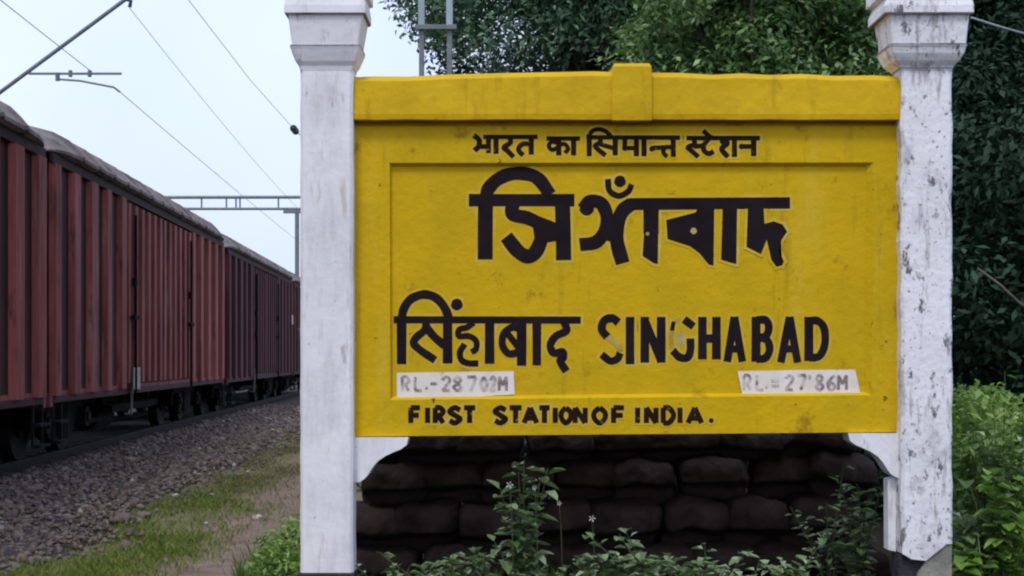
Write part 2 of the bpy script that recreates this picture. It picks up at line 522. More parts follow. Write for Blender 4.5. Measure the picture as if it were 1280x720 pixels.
blades(Pp[green], rng.uniform(0.02, 0.065, green.sum()), 0.0045, 5, 'grass', M['grass'], 'short bright green grass strip along the edge of the ballast')
n2 = 16000
Y2 = 10 + rng.random(n2) ** 1.2 * 24
u2 = rng.uniform(1.5, 4.2, n2)
c2 = np.sin(Y2 * 1.9 + u2 * 4.0) + np.sin(Y2 * 0.7 - u2 * 3 + 2) + rng.standard_normal(n2)
kp = (c2 > 0.2) & ((u2 < 2.3) | (u2 > 2.95) | (Y2 > 15))
X2 = TX - TK * Y2 + u2
P2 = np.stack([X2, Y2, np.array([gz(x, y) for x, y in zip(X2, Y2)])], -1)[kp]
P2 = np.concatenate([P2, Pp[dry]])
blades(P2, rng.uniform(0.015, 0.05, len(P2)), 0.005, 6, 'dry_grass', M['grass_dry'], 'olive and straw coloured dry grass beside the foot path')

# ------------------------------------------------------------------ railway track
tr = empty('railway_track', (face_x(20) - 1.55, 20, 0))
tag(tr, 'railway track on ballast running under the red goods train', 'track')
for du in (-1.55 + 0.84, -1.55 - 0.84):
    mb = MB()
    y0, y1 = 1.5, 110.0
    for (w, za, zb) in ((0.07, RAILZ - 0.035, RAILZ), (0.02, RAILZ - 0.13, RAILZ - 0.036), (0.13, RAILZ - 0.15, RAILZ - 0.131)):
        L = []
        for y in (y0, y1):
            x = face_x(y) + du
            L.append([(x - w / 2, y, za), (x + w / 2, y, za), (x + w / 2, y, zb), (x - w / 2, y, zb)])
        mb.loft(L)
    mb.build('rail', M['rail'], tr)
mb = MB()
mb.box((-1.37, -0.12, 0.0), (1.37, 0.12, 0.085 + 0.03), 0.02)
sl = mb.build('sleeper', M['sleeper'])
first = True
for i in range(34):
    y = 9.0 + i * 0.66
    s = sl if first else sl.copy()
    if not first: C.objects.link(s)
    first = False
    s.parent = tr
    s.location = Vector((face_x(y) - 1.55, y, 0)) - Vector(tr.location)
    s.rotation_euler = (0, 0, TANG)

# ------------------------------------------------------------------ goods wagons
WL, WW = 13.0, 3.1
ZB, ZT = 0.965, 3.63
RP = [(0.0, 3.63), (0.05, 3.66), (0.05, 3.70), (-0.03, 3.78), (-0.13, 3.88), (-0.30, 3.97), (-0.72, 4.08), (-1.55, 4.14)]
RP = RP + [(-WW - x, z) for x, z in RP[-2::-1]]

def make_wagon(name, label, rib_m, panel_m, roof_m, mark):
    w = empty(name)
    tag(w, label, 'wagon', 'goods wagons standing in one train')
    # body: floor box, recessed side sheets, corner posts, top and bottom rails
    mb = MB()
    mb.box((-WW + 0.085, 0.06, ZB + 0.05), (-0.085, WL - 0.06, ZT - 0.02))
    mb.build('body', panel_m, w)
    for sx in (0, 1):
        mb = MB()
        def X(a):  # a = distance inward from the face
            return -a if sx == 0 else -WW + a
        def bx(a0, a1, y0, y1, z0, z1, bev=0.0):
            x0, x1 = sorted((X(a0), X(a1)))
            mb.box((x0, y0, z0), (x1, y1, z1), bev)
        bx(0.05, 0.20, 0.0, WL, ZB - 0.06, ZB + 0.02, 0.01)
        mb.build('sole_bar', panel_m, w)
        mb = MB()
        bx(0.03, 0.0845, 0.0, WL, ZT - 0.11, ZT - 0.003, 0.01)
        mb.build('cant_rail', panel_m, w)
        mb = MB()
        bx(0.07, 0.0835, 0.02, WL - 0.02, ZB + 0.0205, ZB + 0.07)
        ribs = []
        y = 0.0
        widths = []
        for k in range(5):
            widths.append((0.02 + k * 0.86, 0.33 + 0.05 * ((k * 7) % 3 - 1)))
        for k in range(5):
            widths.append((WL - 0.36 - k * 0.86, 0.34))
        for (yy, ww) in widths:
            ymid = yy + ww / 2
            x0 = 0.012
            pts = [(yy - 0.015, 0.083), (yy + 0.02, x0), (yy + ww - 0.02, x0), (yy + ww + 0.015, 0.083)]
            lo = [(X(a), yv, ZB + 0.021) for yv, a in pts]
            hi = [(X(a), yv, ZT - 0.111) for yv, a in pts]
            mb.loft([lo, hi])
        mb.build('side_frame', rib_m, w)
        # double door in the middle of the side, narrower stiffeners
        d0, d1 = 3.85, WL - 3.95
        half = (d0 + d1) / 2
        for (a, b) in ((d0, half - 0.03), (half + 0.03, d1)):
            mb = MB()
            bx(0.062, 0.0838, a, b, ZB + 0.08, ZT - 0.13)
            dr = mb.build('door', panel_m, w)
            mb = MB()
            bx(0.058, 0.0617, a, b, ZB + 0.085, ZB + 0.0995)
            nr = 6
            for k in range(nr):
                yc = a + 0.14 + (b - a - 0.28) * k / (nr - 1)
                pts = [(yc - 0.105, 0.0615), (yc - 0.09, 0.012), (yc + 0.09, 0.012), (yc + 0.105, 0.0615)]
                mb.loft([[(X(q), yv, ZB + 0.09) for yv, q in pts], [(X(q), yv, ZT - 0.15) for yv, q in pts]])
            mb.build('stiffener', rib_m, dr)
            mb = MB()
            yc = a + 0.30 if a == d0 else b - 0.3
            mb.tube([(X(-0.03), yc, ZB - 0.05), (X(-0.03), yc, ZT - 0.3)], 0.022, 6)
            mb.box(sorted_pt(X(-0.06), yc - 0.16, ZB + 0.95)[0:3], (X(0.0), yc + 0.16, ZB + 1.01), 0.008)
            mb.box((min(X(-0.05), X(0.012)), yc - 0.05, ZB + 1.4), (max(X(-0.05), X(0.012)), yc + 0.05, ZB + 1.52), 0.008)
            mb.build('locking_bar', M['under'], dr)
    # roof: arched sheet with pressed ribs
    mb = MB()
    L = []
    y = -0.05
    def end_ring(y, q):
        return [(x + (-WW / 2 - x) * q * 0.12, y, 3.63 + (z - 3.63) * (1 - q)) for x, z in RP]
    for yy, q in ((-0.10, 0.86), (-0.05, 0.62), (0.08, 0.40), (0.28, 0.21), (0.52, 0.08), (0.85, 0.0)):
        L.append(end_ring(yy, q))
    nrib = 14
    for k in range(nrib):
        yc = 1.05 + (WL - 2.1) * k / (nrib - 1)
        for dy, h in ((-0.07, 0), (-0.04, 0.03), (0.04, 0.03), (0.07, 0)):
            L.append([(x * 1.0 + (0.012 if x > -WW / 2 else -0.012) * (h > 0), yc + dy, z + h * (0.5 if z < 3.71 else 1)) for x, z in RP])
    for yy, q in ((0.85, 0.0), (0.52, 0.08), (0.28, 0.21), (0.08, 0.40), (-0.05, 0.62), (-0.10, 0.86)):
        L.append(end_ring(WL - yy, q))
    mb.loft(L)
    mb.build('roof', roof_m, w)
    # ends with stiffeners
    for yb, s in ((0.055, -1), (WL - 0.055, 1)):
        mb = MB()
        for k in range(4):
            xc = -0.5 - k * 0.7
            mb.box((xc - 0.07, min(yb, yb + s * 0.10), ZB + 0.05), (xc + 0.07, max(yb, yb + s * 0.10), ZT - 0.13), 0.01)
        mb.box((-WW + 0.05, min(yb, yb + s * 0.13), ZB - 0.1), (-0.05, max(yb, yb + s * 0.13), ZB + 0.049), 0.01)
        mb.build('end_wall', rib_m, w)
        mb = MB()
        mb.box((-1.75, yb + s * 0.1 - 0.12, ZB - 0.12), (-1.35, yb + s * 0.1 + 0.3 * s if s > 0 else yb + s * 0.1 + 0.12, ZB + 0.0)) if False else None
        mb.tube([(-1.55, yb + s * 0.131, ZB - 0.02), (-1.55, yb + s * 0.50, ZB - 0.02)], 0.11, 10)
        mb.build('coupler', M['under'], w)
    # underframe
    mb = MB()
    mb.box((-1.9, 0.3, ZB - 0.28), (-1.2, WL - 0.3, ZB - 0.062))
    mb.box((-0.75, 4.9, ZB - 0.34), (-0.45, 8.3, ZB - 0.24))
    for yy in (4.9, 6.4, 8.2):
        mb.box((-0.68, yy, ZB - 0.24), (-0.58, yy + 0.1, ZB - 0.05))
    mb.build('underframe', M['under'], w)
    mb = MB()
    mb.tube([(-0.95, 5.4, ZB - 0.42), (-0.95, 6.5, ZB - 0.42)], 0.2, 14)
    mb.tube([(-0.62, 3.6, RAILZ + 0.30), (-0.62, 5.2, RAILZ + 0.33)], 0.035, 6)
    mb.build('brake_cylinder', M['under'], w)
    mb = MB()
    mb.tube([(-0.03, 4.15, ZB - 0.33), (-0.02, 4.15, ZB + 0.2)], 0.018, 6)
    mb.tube([(-0.12, 4.15, ZB - 0.33), (-0.03, 4.15, ZB - 0.33)], 0.018, 6)
    mb.build('hand_rail', M['worn_steel'], w)
    # steps at the ends
    for yy in (0.25, WL - 0.25):
        mb = MB()
        for dy in (-0.18, 0.18):
            mb.box((-0.07, yy + dy - 0.02, ZB - 0.50), (-0.045, yy + dy + 0.02, ZB - 0.062))
        for zz in (ZB - 0.5, ZB - 0.28):
            mb.box((-0.044, yy - 0.2, zz), (0.03, yy + 0.2, zz + 0.03))
        mb.build('step', M['under'], w)
    if mark == 'low':
        mb = MB()
        mb.box((0.016, 4.05, ZB + 0.0), (0.024, 4.5, ZB + 0.30), 0.002)
        mb.build('placard', M['pale_mark'], w)
    if mark == 'high':
        mb = MB()
        mb.box((0.013, 12.3, 2.35), (0.022, 12.75, 2.62), 0.002)
        mb.build('placard', M['pale_mark'], w)
    # bogies
    for yc in (2.05, WL - 2.05):
        bg_ = empty('bogie', (-1.55, yc, 0))
        bg_.parent = w
        mb = MB()
        wr = 0.43
        zc = RAILZ + wr
        for s in (1, -1):
            xs = -1.55 + s * 1.02
            out = [(-1.30, zc + 0.10), (-1.02, zc + 0.20), (-0.45, zc + 0.30), (0.45, zc + 0.30), (1.02, zc + 0.20), (1.30, zc + 0.10), (1.30, zc - 0.06),
                   (1.05, zc - 0.10), (0.80, zc - 0.02), (0.52, zc - 0.22), (0.30, zc - 0.26), (-0.30, zc - 0.26), (-0.52, zc - 0.22), (-0.80, zc - 0.02), (-1.05, zc - 0.10), (-1.30, zc - 0.06)]
            mb.loft([[(xs - 0.07, yc + a, z) for a, z in out], [(xs + 0.07, yc + a, z) for a, z in out]])
        mb.box((-2.4, yc - 0.18, zc - 0.02), (-0.7, yc + 0.18, zc + 0.22))
        mb.build('bogie_frame', M['under'], bg_)
        for s in (1, -1):
            for a in (-0.14, 0.0, 0.14):
                mb = MB()
                xs = -1.55 + s * 1.10
                mb.tube([(xs, yc + a, zc - 0.21), (xs, yc + a, zc + 0.15)], 0.05, 10)
                mb.build('spring', M['wheel'], bg_)
            for a in (-0.98, 0.98):
                mb = MB()
                mb.disc((-1.55 + s * 1.12, yc + a, zc), (1, 0, 0), 0.13, 0.14, 12)
                mb.disc((-1.55 + s * 1.205, yc + a, zc), (1, 0, 0), 0.07, 0.03, 8)
                mb.build('axle_box', M['wheel'], bg_)
        for a in (-0.98, 0.98):
            mb = MB()
            for s in (1, -1):
                xs = -1.55 + s * 0.80
                mb.disc((xs, yc + a, zc), (1, 0, 0), wr, 0.12, 28)
                mb.disc((xs - s * 0.075, yc + a, zc), (1, 0, 0), wr + 0.03, 0.03, 28)
                mb.disc((xs + s * 0.062, yc + a, zc), (1, 0, 0), wr * 0.42, 0.05, 16)
            mb.tube([(-1.55 - 1.0, yc + a, zc), (-1.55 + 1.0, yc + a, zc)], 0.075, 10)
            mb.build('wheelset', M['wheel'], bg_)
    return w

def sorted_pt(x, y, z):
    return (x, y, z)

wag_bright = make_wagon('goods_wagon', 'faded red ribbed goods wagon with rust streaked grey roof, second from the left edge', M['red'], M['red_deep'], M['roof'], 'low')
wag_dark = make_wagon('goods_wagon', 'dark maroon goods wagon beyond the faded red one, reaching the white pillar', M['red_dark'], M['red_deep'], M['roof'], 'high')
def put(w, Y):
    w.location = (face_x(Y), Y, 0)
    w.rotation_euler = (0, 0, TANG)
put(wag_bright, 16.5)
put(wag_dark, 30.1)
w3 = copy_tree(wag_bright)
w3['label'] = 'faded red goods wagon cut off by the left edge, only its end in view'
put(w3, 3.2)
wag_dark.scale = (1, 1, 0.98)
w4 = copy_tree(wag_dark)
w4['label'] = 'dark maroon goods wagon farthest down the line, mostly hidden behind the white pillar'
put(w4, 43.65)

# ------------------------------------------------------------------ the station sign
YB = 8.48           # board front
sgn = empty('station_sign', (0.62, YB + 0.05, 0))
tag(sgn, 'yellow painted station name board between two white pillars, lettered in Bengali, Hindi and English', 'station sign')
def wx(px, Y=YB): return (px - 640) * Y / F
def wz(py, Y=YB): return H + (HY - py) * Y / F

# board with recessed inner panel; rows run slightly downhill to the left as in the photograph
def bpt(px, py, Y=YB):
    return Vector((wx(px), Y, wz(py)))
TL, TR_, BL, BR = (441, 158), (1128, 157.5), (441, 545.5), (1128, 540)
iTL, iTR, iBL, iBR = (487, 203.5), (1092, 203), (488, 500), (1090, 494)
RD = 0.03
mb = MB()
bm = mb.bm
def vv(p, d=0.0): return bm.verts.new(bpt(p[0], p[1], YB + d))
o_ = [vv(p) for p in (TL, TR_, BR, BL)]
i_ = [vv(p) for p in (iTL, iTR, iBR, iBL)]
dpt = [(iTL[0] + 2, iTL[1] + 4), (iTR[0] - 9, iTR[1] + 4.5), (iBR[0] - 9, iBR[1] - 4), (iBL[0] + 2, iBL[1] - 4)]
d_ = [vv(p, RD) for p in dpt]
k_ = [vv(p, 0.16) for p in (TL, TR_, BR, BL)]
for a in range(4):
    b = (a + 1) % 4
    bm.faces.new((o_[a], o_[b], i_[b], i_[a]))
    bm.faces.new((i_[a], i_[b], d_[b], d_[a]))
    bm.faces.new((o_[b], o_[a], k_[a], k_[b]))
bm.faces.new(d_)
bm.faces.new(k_[::-1])
mb.build('board', M['yellow'], sgn)

# coping: hand-plastered, uneven top edge
mb = MB()
tops = [(441, 98), (470, 97), (510, 97), (560, 95), (620, 93), (680, 92), (740, 91), (790, 92), (850, 93), (890, 95), (925, 93.5), (960, 95.5), (1000, 94), (1040, 96), (1090, 96), (1128, 98)]
L = []
for px, py in tops:
    j = random.uniform(-0.4, 0.4)
    zb = wz(151.5 + 0.4 * math.sin(px * 0.07))
    zt = wz(py + j)
    x = wx(px)
    f0 = YB - 0.065
    L.append([(x, f0, zb), (x, f0 - 0.004, zb + 0.03), (x, f0 + 0.006, zt - 0.03), (x, f0 + 0.03, zt), (x, YB + 0.17, zt + 0.01), (x, YB + 0.19, zb)])
mb.loft(L)
cop = mb.build('coping', M['yellow_cap'], sgn)
# back of a groove added beneath the coping to deepen its shadow line
mb = MB()
mb.box((wx(441.2), YB + 0.035, wz(157.6)), (wx(1127.8), YB + 0.15, wz(151.9)))
mb.build('shadow_groove_back', M['yellow_cap'], sgn)
mb = MB()
f1 = YB - 0.084
kx0, kx1 = wx(764), wx(813)
zt, zb = wz(82), wz(152.2)
mb.loft([[(kx0, f1, zb - 0.004), (kx1, f1, zb - 0.004), (kx1, YB + 0.20, zb - 0.004), (kx0, YB + 0.20, zb - 0.004)],
         [(kx0 - 0.002, f1 - 0.002, zb + 0.1), (kx1 + 0.002, f1 - 0.002, zb + 0.1), (kx1, YB + 0.20, zb + 0.1), (kx0, YB + 0.20, zb + 0.1)],
         [(kx0 + 0.004, f1 + 0.003, zt - 0.02), (kx1 - 0.002, f1 + 0.003, zt - 0.02), (kx1, YB + 0.20, zt), (kx0, YB + 0.20, zt)],
         [(kx0 + 0.014, f1 + 0.02, zt), (kx1 - 0.012, f1 + 0.02, zt), (kx1 - 0.01, YB + 0.19, zt), (kx0 + 0.01, YB + 0.19, zt)]])
mb.build('keystone', M['yellow_cap'], sgn)

# pillars: chamfered shafts with stepped capitals
def chamf(x0, x1, y0, y1, z, c):
    return [(x0 + c, y0, z), (x1 - c, y0, z), (x1, y0 + c, z), (x1, y1 - c, z), (x1 - c, y1, z), (x0 + c, y1, z), (x0, y1 - c, z), (x0, y0 + c, z)]
YP = YB - 0.10
def pillar(xl, xr, cap, py_bot, m, joints, wob):
    def X(px): return (px - 640) * YP / F
    def Z(py): return H + (HY - py) * YP / F
    mb = MB()
    L = []
    hs = np.linspace(Z(py_bot), Z(88), 26)
    w = X(xr) - X(xl)
    for i, z in enumerate(hs):
        a = wob * (math.sin(i * 1.9) + 0.7 * math.sin(i * 4.1 + xl))
        b2 = wob * (math.sin(i * 2.3 + 1) + 0.8 * math.sin(i * 5.3 + xr))
        L.append([(p[0] + (a if p[0] < X(xl) + w / 2 else b2), p[1], p[2]) for p in chamf(X(xl), X(xr), YP, YP + 0.19, z, 0.016)])
    mb.loft(L)
    p = mb.build('pillar', m, sgn)
    mb = MB()
    L = []
    y_mid = YP + 0.095
    def ring(xl_, xr_, py):
        d = 0.095
        for _ in range(6):                      # the wider the course, the nearer its front face stands
            q = (y_mid - d) / F
            d = 0.095 + ((xr_ - xl_) * q - w) / 2
        d = max(d, 0.096)
        return chamf((xl_ - 640) * q, (xr_ - 640) * q, y_mid - d, y_mid + d, H + (HY - py) * q, 0.008)
    for xl_, xr_, py in cap:
        L.append(ring(xl_, xr_, py))
    mb.loft(L)
    c = mb.build('capital', m, p)
    for xl_, xr_, pa, pb in joints:
        mb = MB()
        mb.loft([ring(xl_, xr_, pa), ring(xl_, xr_, pb)])
        mb.build('joint_line', M['mould'], p)
    return p
pillar(375, 441, [(375.5, 440.5, 88.2), (373, 442, 82), (369, 445, 76), (365, 448, 66), (363, 450, 60), (362, 450.5, 58.5), (365, 448, 57), (360, 453, 20), (359, 454, 17), (355, 457, 15.5), (355, 457, 6), (358, 455, -6), (353, 459, -9), (353, 459, -30), (400, 418, -62)],
       716, M['white'], [(362.3, 450.3, 57.6, 55.6), (356, 456, 17.2, 15.2), (374.5, 441.5, 85.2, 84.0)], 0.0012)
pillar(1127, 1191, [(1127.5, 1190.5, 88.2), (1124, 1193, 82), (1119, 1200, 75), (1116, 1206, 66), (1114, 1208.5, 58), (1113, 1210, 56.5), (1116, 1208, 55), (1112, 1212, 20), (1110, 1214, 17), (1106, 1218, 15), (1106, 1218, 6), (1110, 1215, -6), (1104, 1220, -9), (1104, 1220, -30), (1150, 1166, -62)],
       680, M['white_worn'], [(1113.3, 1209.7, 55.8, 53.8), (1107, 1217, 17, 14.8), (1125, 1192.5, 85.2, 84.0)], 0.0035)
# broken foot of the pillars
def wP(px): return (px - 640) * YP / F
def zP(py): return H + (HY - py) * YP / F
mb = MB()
mb.box((wP(372), YP - 0.01, -0.15), (wP(443), YP + 0.20, zP(716) - 0.001), 0.01)
mb.build('plinth', M['dark_stone'], sgn)
mb = MB()
x0, x1 = wP(1128), wP(1190)
za, zb_, zc_ = zP(680) - 0.001, zP(706), zP(668)
mb.prism([(x0, za), (x1 - 0.03, za), (x0 + 0.13, zP(701)), (x0 + 0.05, zP(699)), (x0, zP(692))], YP, YP + 0.19)
mb.build('paint_skirt', M['white_worn'], sgn)
mb = MB()
mb.prism([(x1 - 0.027, za), (x1 + 0.002, za), (x1 + 0.004, -0.15), (x0 + 0.03, -0.15), (x0 + 0.09, zP(718)), (x0 + 0.133, zP(702))], YP + 0.012, YP + 0.20)
mb.build('plinth', M['ground_concrete'], sgn)
mb = MB()
mb.prism([(x0 - 0.012, zP(693)), (x0 + 0.05, zP(700)), (x0 + 0.125, zP(703)), (x0 + 0.085, zP(719)), (x0 + 0.026, -0.15), (x0 - 0.012, -0.15)], YP + 0.04, YP + 0.185)
mb.build('plinth', M['dark_stone'], sgn)
# narrow white jamb at the inner side of the right pillar
mb = MB()
mb.prism([(wx(1111), wz(600)), (wx(1121), wz(597)), (wx(1121), wz(690)), (wx(1111.5), wz(688))], YB + 0.02, YB + 0.12)
mb.build('jamb', M['white'], sgn)

# corbels under the lower corners
def corbel(sx, px0, px1, py0, py1):
    mb = MB()
    X0, X1 = wx(px0), wx(px1)
    Z0, Z1 = wz(py0), wz(py1)
    fr = [(0, 0), (1, 0), (0.965, 0.17), (0.86, 0.26), (0.72, 0.33), (0.58, 0.41), (0.45, 0.52), (0.35, 0.66), (0.27, 0.82), (0.20, 0.92), (0.11, 0.985), (0, 1)]
    pts = [(X0 + (X1 - X0) * a, Z0 - (Z0 - Z1) * b) for a, b in fr]
    mb.prism(pts, YB - 0.03, YB + 0.14)
    mb.build('corbel', M['white'], sgn)
corbel(1, 442, 511, 546.5, 603)
corbel(-1, 1126, 1059, 541.5, 597)

# ---- lettering: hand-painted strokes --------------------------------------
lay = [0]
def smooth_pts(pts, n=8):
    """Catmull-Rom through the points"""
    p = [Vector((x, y)) for x, y in pts]
    if len(p) < 3: return p
    q = [p[0] * 2 - p[1]] + p + [p[-1] * 2 - p[-2]]
    out = []
    for i in range(1, len(q) - 2):
        for k in range(n):
            t = k / n
            a, b, c, d = q[i - 1], q[i], q[i + 1], q[i + 2]
            out.append(0.5 * ((2 * b) + (c - a) * t + (2 * a - 5 * b + 4 * c - d) * t * t + (3 * b - a - 3 * c + d) * t ** 3))
    out.append(p[-1])
    return out

class Ink:
    def __init__(s, y0, fat=1.12): s.mb = MB(); s.y0 = y0; s.k = 0; s.fat = fat
    def pt(s, x, y, i=0): return ((x - 640) * s.y0 / F, s.y0 - 0.0001 - s.k * 0.00004 - i * 8e-7, H + (HY - y) * s.y0 / F)
    def stroke(s, pts, w, curve=True, taper=1.0, grow=0.0):
        s.k += 1
        c = smooth_pts(pts) if (curve and len(pts) > 2) else [Vector(q) for q in pts]
        m = len(c)
        if m == 2 and not curve:
            c = [c[0].lerp(c[1], t / 6) for t in range(7)]; m = 7
        L, Rr = [], []
        for i, p in enumerate(c):
            t = (c[min(i + 1, m - 1)] - c[max(i - 1, 0)])
            if t.length < 1e-6: t = Vector((1, 0))
            t.normalize()
            nn = Vector((-t.y, t.x))
            ww = (w * s.fat * (1 + (taper - 1) * i / (m - 1)) + 2 * grow) / 2 * (1 + 0.025 * math.sin(i * 0.6 + s.k))
            e = Vector((0, 0))
            if grow and i == 0: e = -t * grow
            if grow and i == m - 1: e = t * grow
            L.append(p + nn * ww + e)
            Rr.append(p - nn * ww + e)
        A = [s.mb.bm.verts.new(s.pt(q.x, q.y, i)) for i, q in enumerate(L)]
        B = [s.mb.bm.verts.new(s.pt(q.x, q.y, i)) for i, q in enumerate(Rr)]
        for i in range(m - 1):
            s.mb.bm.faces.new((A[i], A[i + 1], B[i + 1], B[i]))
    def dot(s, x, y, r, grow=0.0):
        s.k += 1
        r += grow
        s.mb.poly([s.pt(x + r * math.cos(a * 0.42) * (1 + 0.06 * math.sin(a * 2.1)), y + r * math.sin(a * 0.42)) for a in range(15)])
    def poly(s, pts, grow=0.0):
        s.k += 1
        if grow:
            for p, q in zip(pts, list(pts[1:]) + [pts[0]]):
                s.stroke([p, q], 0.01, False, grow=grow)
            s.k += 1
        bmf = s.mb.bm.faces.new([s.mb.bm.verts.new(s.pt(*p)) for p in pts])
        bmesh.ops.triangulate(s.mb.bm, faces=[bmf])
    def build(s, name, m, parent): return s.mb.build(name, m, parent, recalc=False)

def face_camera(o):
    return o

S, D, G = 'S', 'D', 'G'      # stroke, dot, polygon
def zA(pts): return [(580 + x / 4.964, 200 + y / 4.964) for x, y in pts]
def zB(pts): return [(780 + x / 4.964, 200 + y / 4.964) for x, y in pts]
bengali = [
    (S, [(607, 246), (606.5, 285), (606.5, 324)], 16, False),
    (S, zA([(140, 225), (150, 180), (205, 122), (290, 86), (390, 86), (465, 120), (535, 215)]), 14.5, True),
    (S, [(586, 250), (718, 250)], 13.5, False),
    (S, [(703, 250), (704, 290), (704.5, 325)], 17, False),
    (S, zA([(308, 265), (300, 335), (390, 358), (480, 398), (590, 440)]), 14.5, True),
    (S, zA([(470, 400), (478, 490), (440, 575), (390, 597), (330, 560), (262, 475)]), 15.5, True),
    (G, zA([(470, 385), (540, 375), (580, 400), (580, 500), (520, 510), (470, 560), (440, 470)])),
    (D, zA([(762, 300)])[0], 9.0),
    (S, zA([(738, 305), (780, 258), (850, 268), (886, 345), (878, 430), (820, 508), (718, 525)]), 14.5, True),
    (S, zA([(1042, 270), (985, 315), (952, 400), (950, 510), (985, 640)]), 15.5, True),
    (G, zA([(872, 352), (958, 392), (948, 520), (862, 490)])),
    (S, zA([(893, 118), (903, 190), (960, 222), (1018, 195), (1040, 150)]), 6.5, True),
    (D, zA([(968, 132)])[0], 7.3),
    (S, [(786, 255), (987.5, 253.5)], 12.8, False),
    (S, zB([(168, 290), (168, 455)]), 17, False),
    (G, zB([(125, 440), (213, 440), (210, 645), (185, 640), (115, 595)])),
    (G, zB([(262, 372), (445, 325), (460, 290), (560, 290), (556, 655), (525, 648), (470, 580), (410, 535), (370, 522), (270, 490)])),
    (G, zB([(612, 290), (702, 290), (697, 645), (655, 635), (602, 618)])),
    (G, zB([(768, 290), (866, 290), (872, 395), (930, 380), (985, 400), (1012, 445), (975, 500), (962, 560), (992, 630), (980, 655), (945, 662), (915, 622), (903, 560), (885, 495), (850, 585), (760, 540)])),
]
bengali_spots = [zB([(432, 440)])[0] + (4.0,), zB([(146, 458)])[0] + (2.2,)]

hindi = [
    (S, [(502, 398), (502, 455)], 10.5, False),
    (S, [(502, 401), (504, 388), (511, 376), (521, 370), (533, 368), (546, 373), (556, 385), (562, 400)], 9.5, True),
    (S, [(492, 399.5), (726, 400)], 7.8, False),
    (S, [(559.5, 397), (559.5, 454)], 10.5, False),
    (S, [(533, 401), (531, 412), (521, 421), (517, 429), (526, 438), (544, 450)], 8.5, True),
    (S, [(533, 409), (543, 421), (556, 432)], 9, True),
    (D, (571, 380.5), 7.3),
    (S, [(592, 403), (584, 409), (574, 412), (574, 420), (586, 420), (595, 426), (595, 436), (589, 440)], 6.6, True),
    (S, [(581, 430), (575, 440), (577, 450), (586, 454), (598, 454)], 6.8, True),
    (S, [(612, 400), (612, 454.5)], 10.5, False),
    (S, [(650, 411), (640, 409), (630, 417), (628, 431), (636, 442), (649, 440)], 8, True),
    (S, [(634, 416), (650, 437)], 7, False),
    (S, [(652, 400), (652, 457)], 10.5, False),
    (S, [(671, 400), (671, 456.5)], 9.5, False),
    (S, [(705, 402), (708, 413), (695, 420), (688, 431), (692, 441), (703, 440), (704, 447), (700, 451), (708, 464)], 8.5, True),
]
english = [
    (S, [(773, 403), (765, 397.5), (755, 401), (752.5, 412), (759, 421)], 9, True),
    (S, [(775, 441), (772, 448), (763, 451), (752, 443)], 8, True),
    (S, [(787.5, 396), (787.5, 455)], 9.5, False),
    (S, [(806, 396), (806, 453)], 9.5, False),
    (S, [(805, 398), (827, 452)], 9, False),
    (S, [(826.5, 396), (826.5, 453)], 9.5, False),
    (S, [(855, 399), (867, 408)], 8.5, False),
    (S, [(840, 413), (842, 402)], 4.5, False),
    (S, [(841, 438), (849, 446), (859, 447), (863, 437), (863, 423)], 8.5, True),
    (S, [(878, 396), (878, 449)], 9.5, False),
    (S, [(895.5, 396), (895.5, 449)], 9.5, False),
    (S, [(876, 423), (897, 423)], 9, False),
    (S, [(918, 396), (909, 452)], 8.5, False),
    (S, [(918, 396), (928, 452)], 8.5, False),
    (S, [(912, 436), (926, 436)], 8, False),
    (S, [(945, 396), (945, 452)], 10, False),
    (S, [(945, 400), (957, 400), (961, 409), (957, 420), (945, 422)], 8.5, True),
    (S, [(945, 422), (958, 424), (962, 436), (957, 447), (945, 449)], 8.5, True),
    (S, [(987, 396), (976, 453)], 8.5, False),
    (S, [(987, 396), (997, 453)], 8.5, False),
    (S, [(980, 436), (995, 436)], 8, False),
    (S, [(1011, 396), (1011, 451)], 10, False),
    (S, [(1011, 401), (1022, 401), (1030, 410), (1031, 430), (1024, 445), (1011, 447)], 8.5, True),
]
H1, H2 = 171, 194
